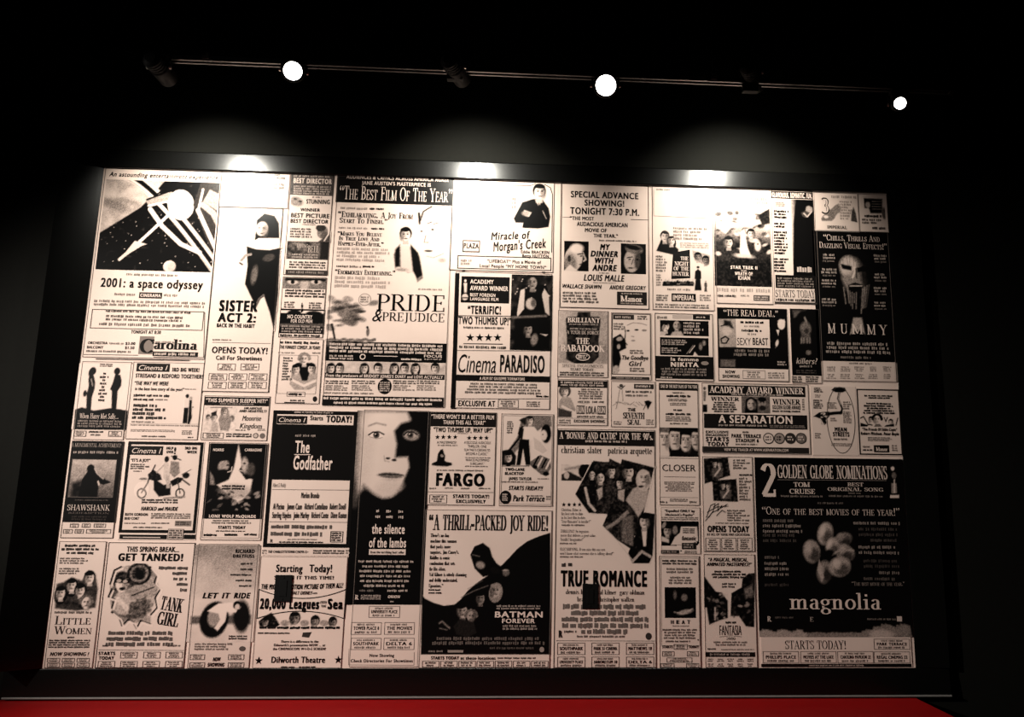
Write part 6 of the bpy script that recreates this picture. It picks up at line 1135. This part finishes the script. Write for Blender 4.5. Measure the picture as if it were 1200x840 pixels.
a.fp(512, 550, 568, 552.4, 1, .3).t('title', 'FARGO', 511, 568, 554.4, 569.6, 'K', .0).fp(503, 571, 512, 573.4, 1, .3).fp(521, 570.8, 531, 573, 1, .35).fp(540, 571, 552, 573.6, 1, .35).fp(561, 571, 575, 573.6, 1, .3).ln('border', [(501, 576.2), (579.6, 577)], .5, .15)
a.listing(503, 579.6, 523.6, 589.6).t('headline', 'STARTS TODAY!', 530.6, 573, 579.4, 583.6, 'K', .03).t('headline', 'EXCLUSIVELY', 534.4, 569, 585.4, 589.4, 'K', .03); a.done()
# 44 road advert
a = Ad('advert with a standing woman, a striped car and a black circle, beside the star ratings', (586, 485, 648, 593), .95, .25)
q = a.pic(587, 486.6, 647.4, 559, None, True); q.poly([(592, 532), (606, 512), (611, 490), (624, 486), (646, 487), (647, 500), (634, 502), (612, 520), (600, 535)], .2, 2, .8); q.line([(590, 536), (608, 514), (612, 500)], 2.4, .1); q.poly([(608, 492), (618, 488), (623, 492), (615, 498)], .12, 1.2)
q.head(621, 493, 4.6, .82, .12, 'short'); q.poly([(614, 500), (626, 500), (632, 508), (634, 520), (626, 514), (620, 516), (612, 514), (608, 506)], .88, 1); q.poly([(609, 500), (614, 502), (612, 518), (607, 508)], .1, 1); q.poly([(609, 515), (620, 515), (622, 545), (616, 545), (613, 526), (610, 545), (605, 545)], .03, .8); q.ell(640, 508, 6, 11, .08, 0, 1.2); q.ell(637, 510, 4, 6, .82, 0, 1.2); q.ell(636, 509, .8, .6, .05); q.poly([(625, 512), (634, 518), (642, 528), (636, 532), (626, 526)], .75, 1.2)
q.poly([(621, 541), (633, 533), (645, 538), (646, 548), (640, 558), (634, 556), (622, 546)], .3, 1); 
for k in range(4): q.line([(625 + k * 5, 546 + k), (631 + k * 4.6, 535 + k * 1.4)], 2, (.06, .85)[k % 2])
q.ell(627, 547, 3, 2, .04); q.ell(640, 555, 3.6, 2.4, .04); q.poly([(588, 528), (599, 526), (605, 534), (604, 545), (588, 545)], .1, 1); q.head(596, 536, 5, .75, .08, 'long', 1, neck=False); q.line([(588, 546), (620, 546)], 1, .1)
a.o_('border', 588, 487, 646.6, 591, .4, .4).fp(593, 493, 603, 508, 6, .25, center=True, ragged=.3).t('title', 'TWO-LANE', 592, 614.8, 548.2, 551.6, 'K', .03).t('title', 'BLACKTOP', 591.6, 613.6, 553, 556.4, 'K', .03).t('headline', 'JAMES TAYLOR', 596, 622.8, 559, 562.6, 'B', .05).fp(587, 563.6, 630, 565.8, 1, .35).fp(630, 560, 644, 562, 1, .4).t('headline', 'STARTS FRIDAY!!', 596, 636, 569.4, 574.4, 'Bi', .03)
a.c('stamp', 592.4, 582.6, 6.6, 7.6, .03, 3).fp(588.6, 578, 596, 587, 4, .75, 'stamp', 5).t('logo', 'Park Terrace', 601, 638, 580.4, 587.4, 'Bi', .04).fp(622, 580, 637, 582, 1, .1).fp(640, 580.6, 646, 586, 2, .4); a.done()
# 45 joy ride
a = Ad('advert with a black arc and a leaping shadow group under tall condensed capitals', (494.4, 597.5, 645.4, 782.5), .95, .3)
a.t('headline', '\u201cA THRILL-PACKED JOY RIDE!', 502.6, 642, 603.4, 621.4, 'V', .03)
for i, (x1, tx) in enumerate(((526, "There's no fun"), (535, 'machine this summer'), (528, 'that packs more'), (537, "surprises. Jim Carrey's"), (527, 'Riddler is comic'), (533, 'combustion that sets'), (522, 'the film ablaze.'), (547, 'Val Kilmer is utterly charming'), (536, 'and deftly understated.'), (519, 'Uproarious.\u201d'))): a.t('quotes', tx, 504.6 - i * .25, x1, 625 + i * 6.55, 629.2 + i * 6.55, 'V', .02)
a.fp(502, 690, 516, 692.4, 1, .06, bold=.9).fp(502, 693.4, 518, 696, 1, .06, bold=.9)
q = a.pic(490, 620, 646, 767, None, True)
q.poly([(645, 624), (632, 628), (618, 634), (606, 643), (596, 654), (588, 662), (582, 668), (572, 674), (560, 682), (548, 692), (540, 702), (533, 708), (520, 709.6), (508, 706), (498, 701), (494.6, 697), (493, 767), (646, 767)], .015, .9)
q.poly([(551, 650), (556, 640), (566, 636), (574, 642), (577, 652), (582, 660), (588, 664), (580, 672), (566, 676), (556, 666)], .03, 1); q.ell(563, 662, 5, 4, .6, 20, 2.4, .8); q.line([(554, 650), (562, 652)], 1.2, .3, 1.2); q.ell(580, 668, 8, 5, .1, 20, 3); q.ell(593, 671, 4, 4, .3, 0, 1.6); q.ell(592, 668, 3, 1, .6, 0, 1.2, .8); q.line([(540, 700), (556, 692), (572, 686)], 1.2, .4, 1.4, .8); q.line([(548, 690), (566, 680)], 1, .35, 1.4, .7)
q.head(581, 692, 6.6, .6, .45, 'long', 1, tilt=8); q.head(563, 701, 6, .4, .06, 'short', 1); q.head(542, 716, 7, .6, .05, 'short', 1, tilt=-10); q.head(552, 722, 5.6, .55, .3, 'curly', -1); q.poly([(530, 734), (538, 724), (556, 728), (560, 742), (548, 748), (534, 744)], .12, 3); q.line([(527, 736), (518, 728), (515, 730)], 2, .35, 1.4); q.line([(524, 738), (515, 736)], 1.4, .3, 1.4)
a.t('title', 'BATMAN', 580, 636, 716.4, 723.4, 'B', .95).t('title', 'FOREVER', 588.4, 626.8, 724.8, 730, 'B', .95).fp(582, 708.6, 634, 714.4, 2, .55, 'names').fp(589, 731.8, 630, 738.4, 2, .5, 'names').fp(506, 745.6, 640, 756, 2, .25, center=True, ragged=.1).fp(574, 757.6, 626, 761, 1, .2).fp(502, 761.6, 520, 764.6, 1, .4).r('logo', 524.6, 761.6, 543, 764.4, .5, 3).c('logo#studio', 635, 761, 2.6, 2.8, .5, 3)
a.t('headline', 'STARTS TODAY', 505, 537.6, 768.8, 772.6, 'K', .04).t('headline', 'at these locations', 539.6, 580.6, 769, 772.8, 'B', .06).fp(583, 769.6, 628, 772.4, 1, .25).listings(494, 774, 643, 782, 7, 1, .06, 2, .1); a.done()
# 46 group of five faces
a = Ad('tall pale advert with a cluster of five smiling faces, in the bottom left corner', (60.5, 634, 116.5, 782.5), .93, .3)
for i, (x0, x1, y) in enumerate(((76, 112, 637.4), (72, 117, 641.6), (78, 110, 646))): a.fp(x0, y, x1, y + 3.8, 1, .1, 'headline', bold=.85)
a.fp(70, 653, 111, 661, 3, .3, ragged=.3).fp(69, 665, 96, 673, 3, .3, ragged=.3)
q = a.pic(62, 664, 117, 718, None, True); q.poly([(66, 684), (74, 682), (84, 676), (96, 680), (104, 668), (112, 672), (115, 690), (112, 712), (90, 716), (64, 713)], .08, 2.5, .9)
for x, y, r, h, l in ((105, 677, 6, 'short', 1), (84, 686, 6, 'long', 1), (71, 695, 6, 'long', 1), (94, 692, 6, 'short', 1), (101, 706, 6, 'curly', -1)): q.head(x, y, r, .8, .06 if h != 'curly' else .3, h, l)
q.line([(76, 706), (88, 706), (96, 712)], 3, .1, 2.4, .8); q.noise(.04, 2)
a.fp(64, 715.6, 109, 719.4, 1, .3, 'names').t('title', 'Little', 64.6, 106, 721.6, 731.6, 'Rc', .08).t('title', 'Women', 63, 107.6, 733.6, 742.8, 'Rc', .08).fp(79, 745.6, 88, 748, 1, .15).fp(57, 749, 106, 759.4, 4, .15, bold=.8).t('headline', 'NOW SHOWING !', 58.6, 104.2, 764, 768.4, 'Bi', .05)
a.listings(54, 770.4, 106, 782, 3, 2, .14, 3, .2); a.done()
# 47 round gun muzzle
a = Ad('advert with a huge round dark muzzle bursting through torn paper, headed get tanked', (119, 635.5, 222, 782.5), .95, .08, .8)
a.t('headline', 'THIS SPRING BREAK...', 148.6, 210, 640.4, 646.6, 'B', .04).t('headline', 'GET TANKED!', 138.6, 214.4, 648.4, 657.2, 'K', .02)
q = a.pic(124, 660, 190, 738, None, True); q.poly([(134, 668), (142, 664), (152, 662), (164, 662), (176, 664), (182, 672), (186, 686), (183, 700), (178, 716), (176, 730), (168, 726), (160, 730), (152, 728), (146, 734), (140, 726), (130, 718), (134, 708), (128, 698), (129, 684)], .5, 2); q.noise(.22, 3.5)
q.ell(150, 700, 18, 22, .12, 0, 4, .8); q.ell(146, 706, 13, 13, .62, 10, 2.5); q.line([(138, 702), (150, 714), (164, 706)], 5, .8, 1.6)
q.head(143, 683, 9, .85, .12, 'short', -1, 0, -8); q.line([(136, 680), (150, 681)], 4.6, .06, 1); q.ell(139.4, 680.4, 2.4, 1.8, .6, 0, .8); q.ell(146.8, 681, 2.4, 1.8, .6, 0, .8); q.ell(143, 690, 3, 1.4, .05, 0, .8)
q.poly([(150, 690), (172, 678), (182, 680), (184, 692), (164, 702), (152, 702)], .5, 1.6); q.line([(154, 698), (180, 688)], 1.4, .15); q.ell(163, 672, 13, 12, .1, 0, 1.2); q.ell(163, 672, 10, 9.2, .36, 0, 1.4); q.ell(163, 672, 7.4, 6.8, .12, 0, 1); q.ell(163.4, 672.6, 4.6, 4.4, .01, 0, 1)
q.poly([(152, 706), (172, 702), (176, 710), (170, 722), (158, 726), (150, 718)], .25, 2); q.noise(.12, 1.4)
for p in ([(129, 684), (134, 668), (142, 664)], [(131, 690), (127, 699), (134, 702), (131, 712)], [(131, 717), (140, 724), (143, 733), (150, 726), (156, 729), (160, 736), (165, 727), (176, 731)], [(176, 664), (184, 674), (181, 682), (188, 690), (182, 700), (184, 712), (177, 720)]): q.line(p, 1.8, .06, .8); q.line([(x + 2, y + 2) for x, y in p], 1.6, .92, .9)
for i, x0 in enumerate((186, 202, 203, 207, 211)): a.fp(x0, 663 + i * 6.4, 221.4 - i * .6, 668 + i * 6.4, 1, .2, 'names', bold=.85)
a.t('title', 'TANK', 188.6, 215, 700, 716, 'V', .04, 4, -9).t('title', 'GIRL', 184.4, 209.6, 717.6, 733, 'V', .04, 4, -8).fp(122, 738.6, 208, 758, 3, .22, center=True, ragged=.1, bold=.85).fp(120, 755, 128, 758, 1, .2).fp(196, 755, 212, 758, 1, .3).ln('border', [(115.6, 761.4), (217, 762)], .5, .2)
a.t('headline', 'STARTS', 115.4, 135, 763.4, 767.4, 'K', .04).t('headline', 'TODAY', 115.6, 133.6, 768.8, 772.8, 'K', .04)
for x, y in ((141, 763.6), (168, 763.6), (194, 763.6), (114.6, 774.4), (141, 774.4), (167, 774.4), (193.6, 774.4)): a.listing(x, y, x + 20, y + 7.6)
a.done()
# 48 reclining figure
a = Ad('grey shaded advert with a reclining figure on a dark horseshoe shape', (226, 637, 297.4, 783), .88, .35)
q = a.pic(223.6, 638.4, 301, 752, .6); q.ramp((262, 640), (262, 700), .42, .8, .9); q.noise(.06, 10)
q.ell(236, 675, 12, 16, .75, 0, 10, .5); q.poly([(224, 722), (294, 720), (294, 731), (223, 731)], .12, 3, .8); q.ell(251, 726, 15, 19, .06, 10, 2.2); q.ell(252, 722, 7.6, 11, .5, 10, 2.4); q.ell(283, 722, 9, 17, .1, -5, 3); q.poly([(243, 716), (256, 707), (272, 706), (282, 711), (278, 718), (266, 717), (264, 728), (255, 739), (251, 736), (258, 726), (256, 719)], .9, 1.4); q.ell(277.6, 709, 4, 4.4, .06, 0, 1); q.ell(278, 711, 2.6, 3, .75, 0, 1); q.poly([(278, 714), (286, 713), (284, 720), (276, 719)], .1, 1.2)
a.t('headline', 'RICHARD', 276, 298.4, 643.4, 648, 'K', .04).t('headline', 'DREYFUSS', 273, 298, 649.4, 653.4, 'K', .04)
for i, x0 in enumerate((282, 281.6, 270, 276, 280)): a.fp(x0, 659 + i * 6.5, 296.6 - i * .5, 662 + i * 6.5, 1, .12, bold=.85)
for w_, x0, x1 in (('LET', 237.4, 256), ('IT', 260, 270), ('RIDE', 274, 293.6)): a.t('title', w_, x0, x1, 694.4, 701, 'Ki', .02)
a.fp(268, 744, 290, 749.6, 2, .15, bold=.8).fp(228, 753, 276, 762, 3, .35, ragged=.2).c('logo', 284, 760, 3.4, 2.6, .2, 3).t('headline', 'NOW', 249.4, 258.6, 770, 774.6, 'Ki', .04).t('headline', 'SHOWING', 243, 263, 776.4, 781, 'Ki', .04).listing(222.6, 766.6, 240, 773).listing(222, 776, 240, 782).listing(267.4, 766.6, 286, 773).listing(267, 776, 286, 782); a.done()
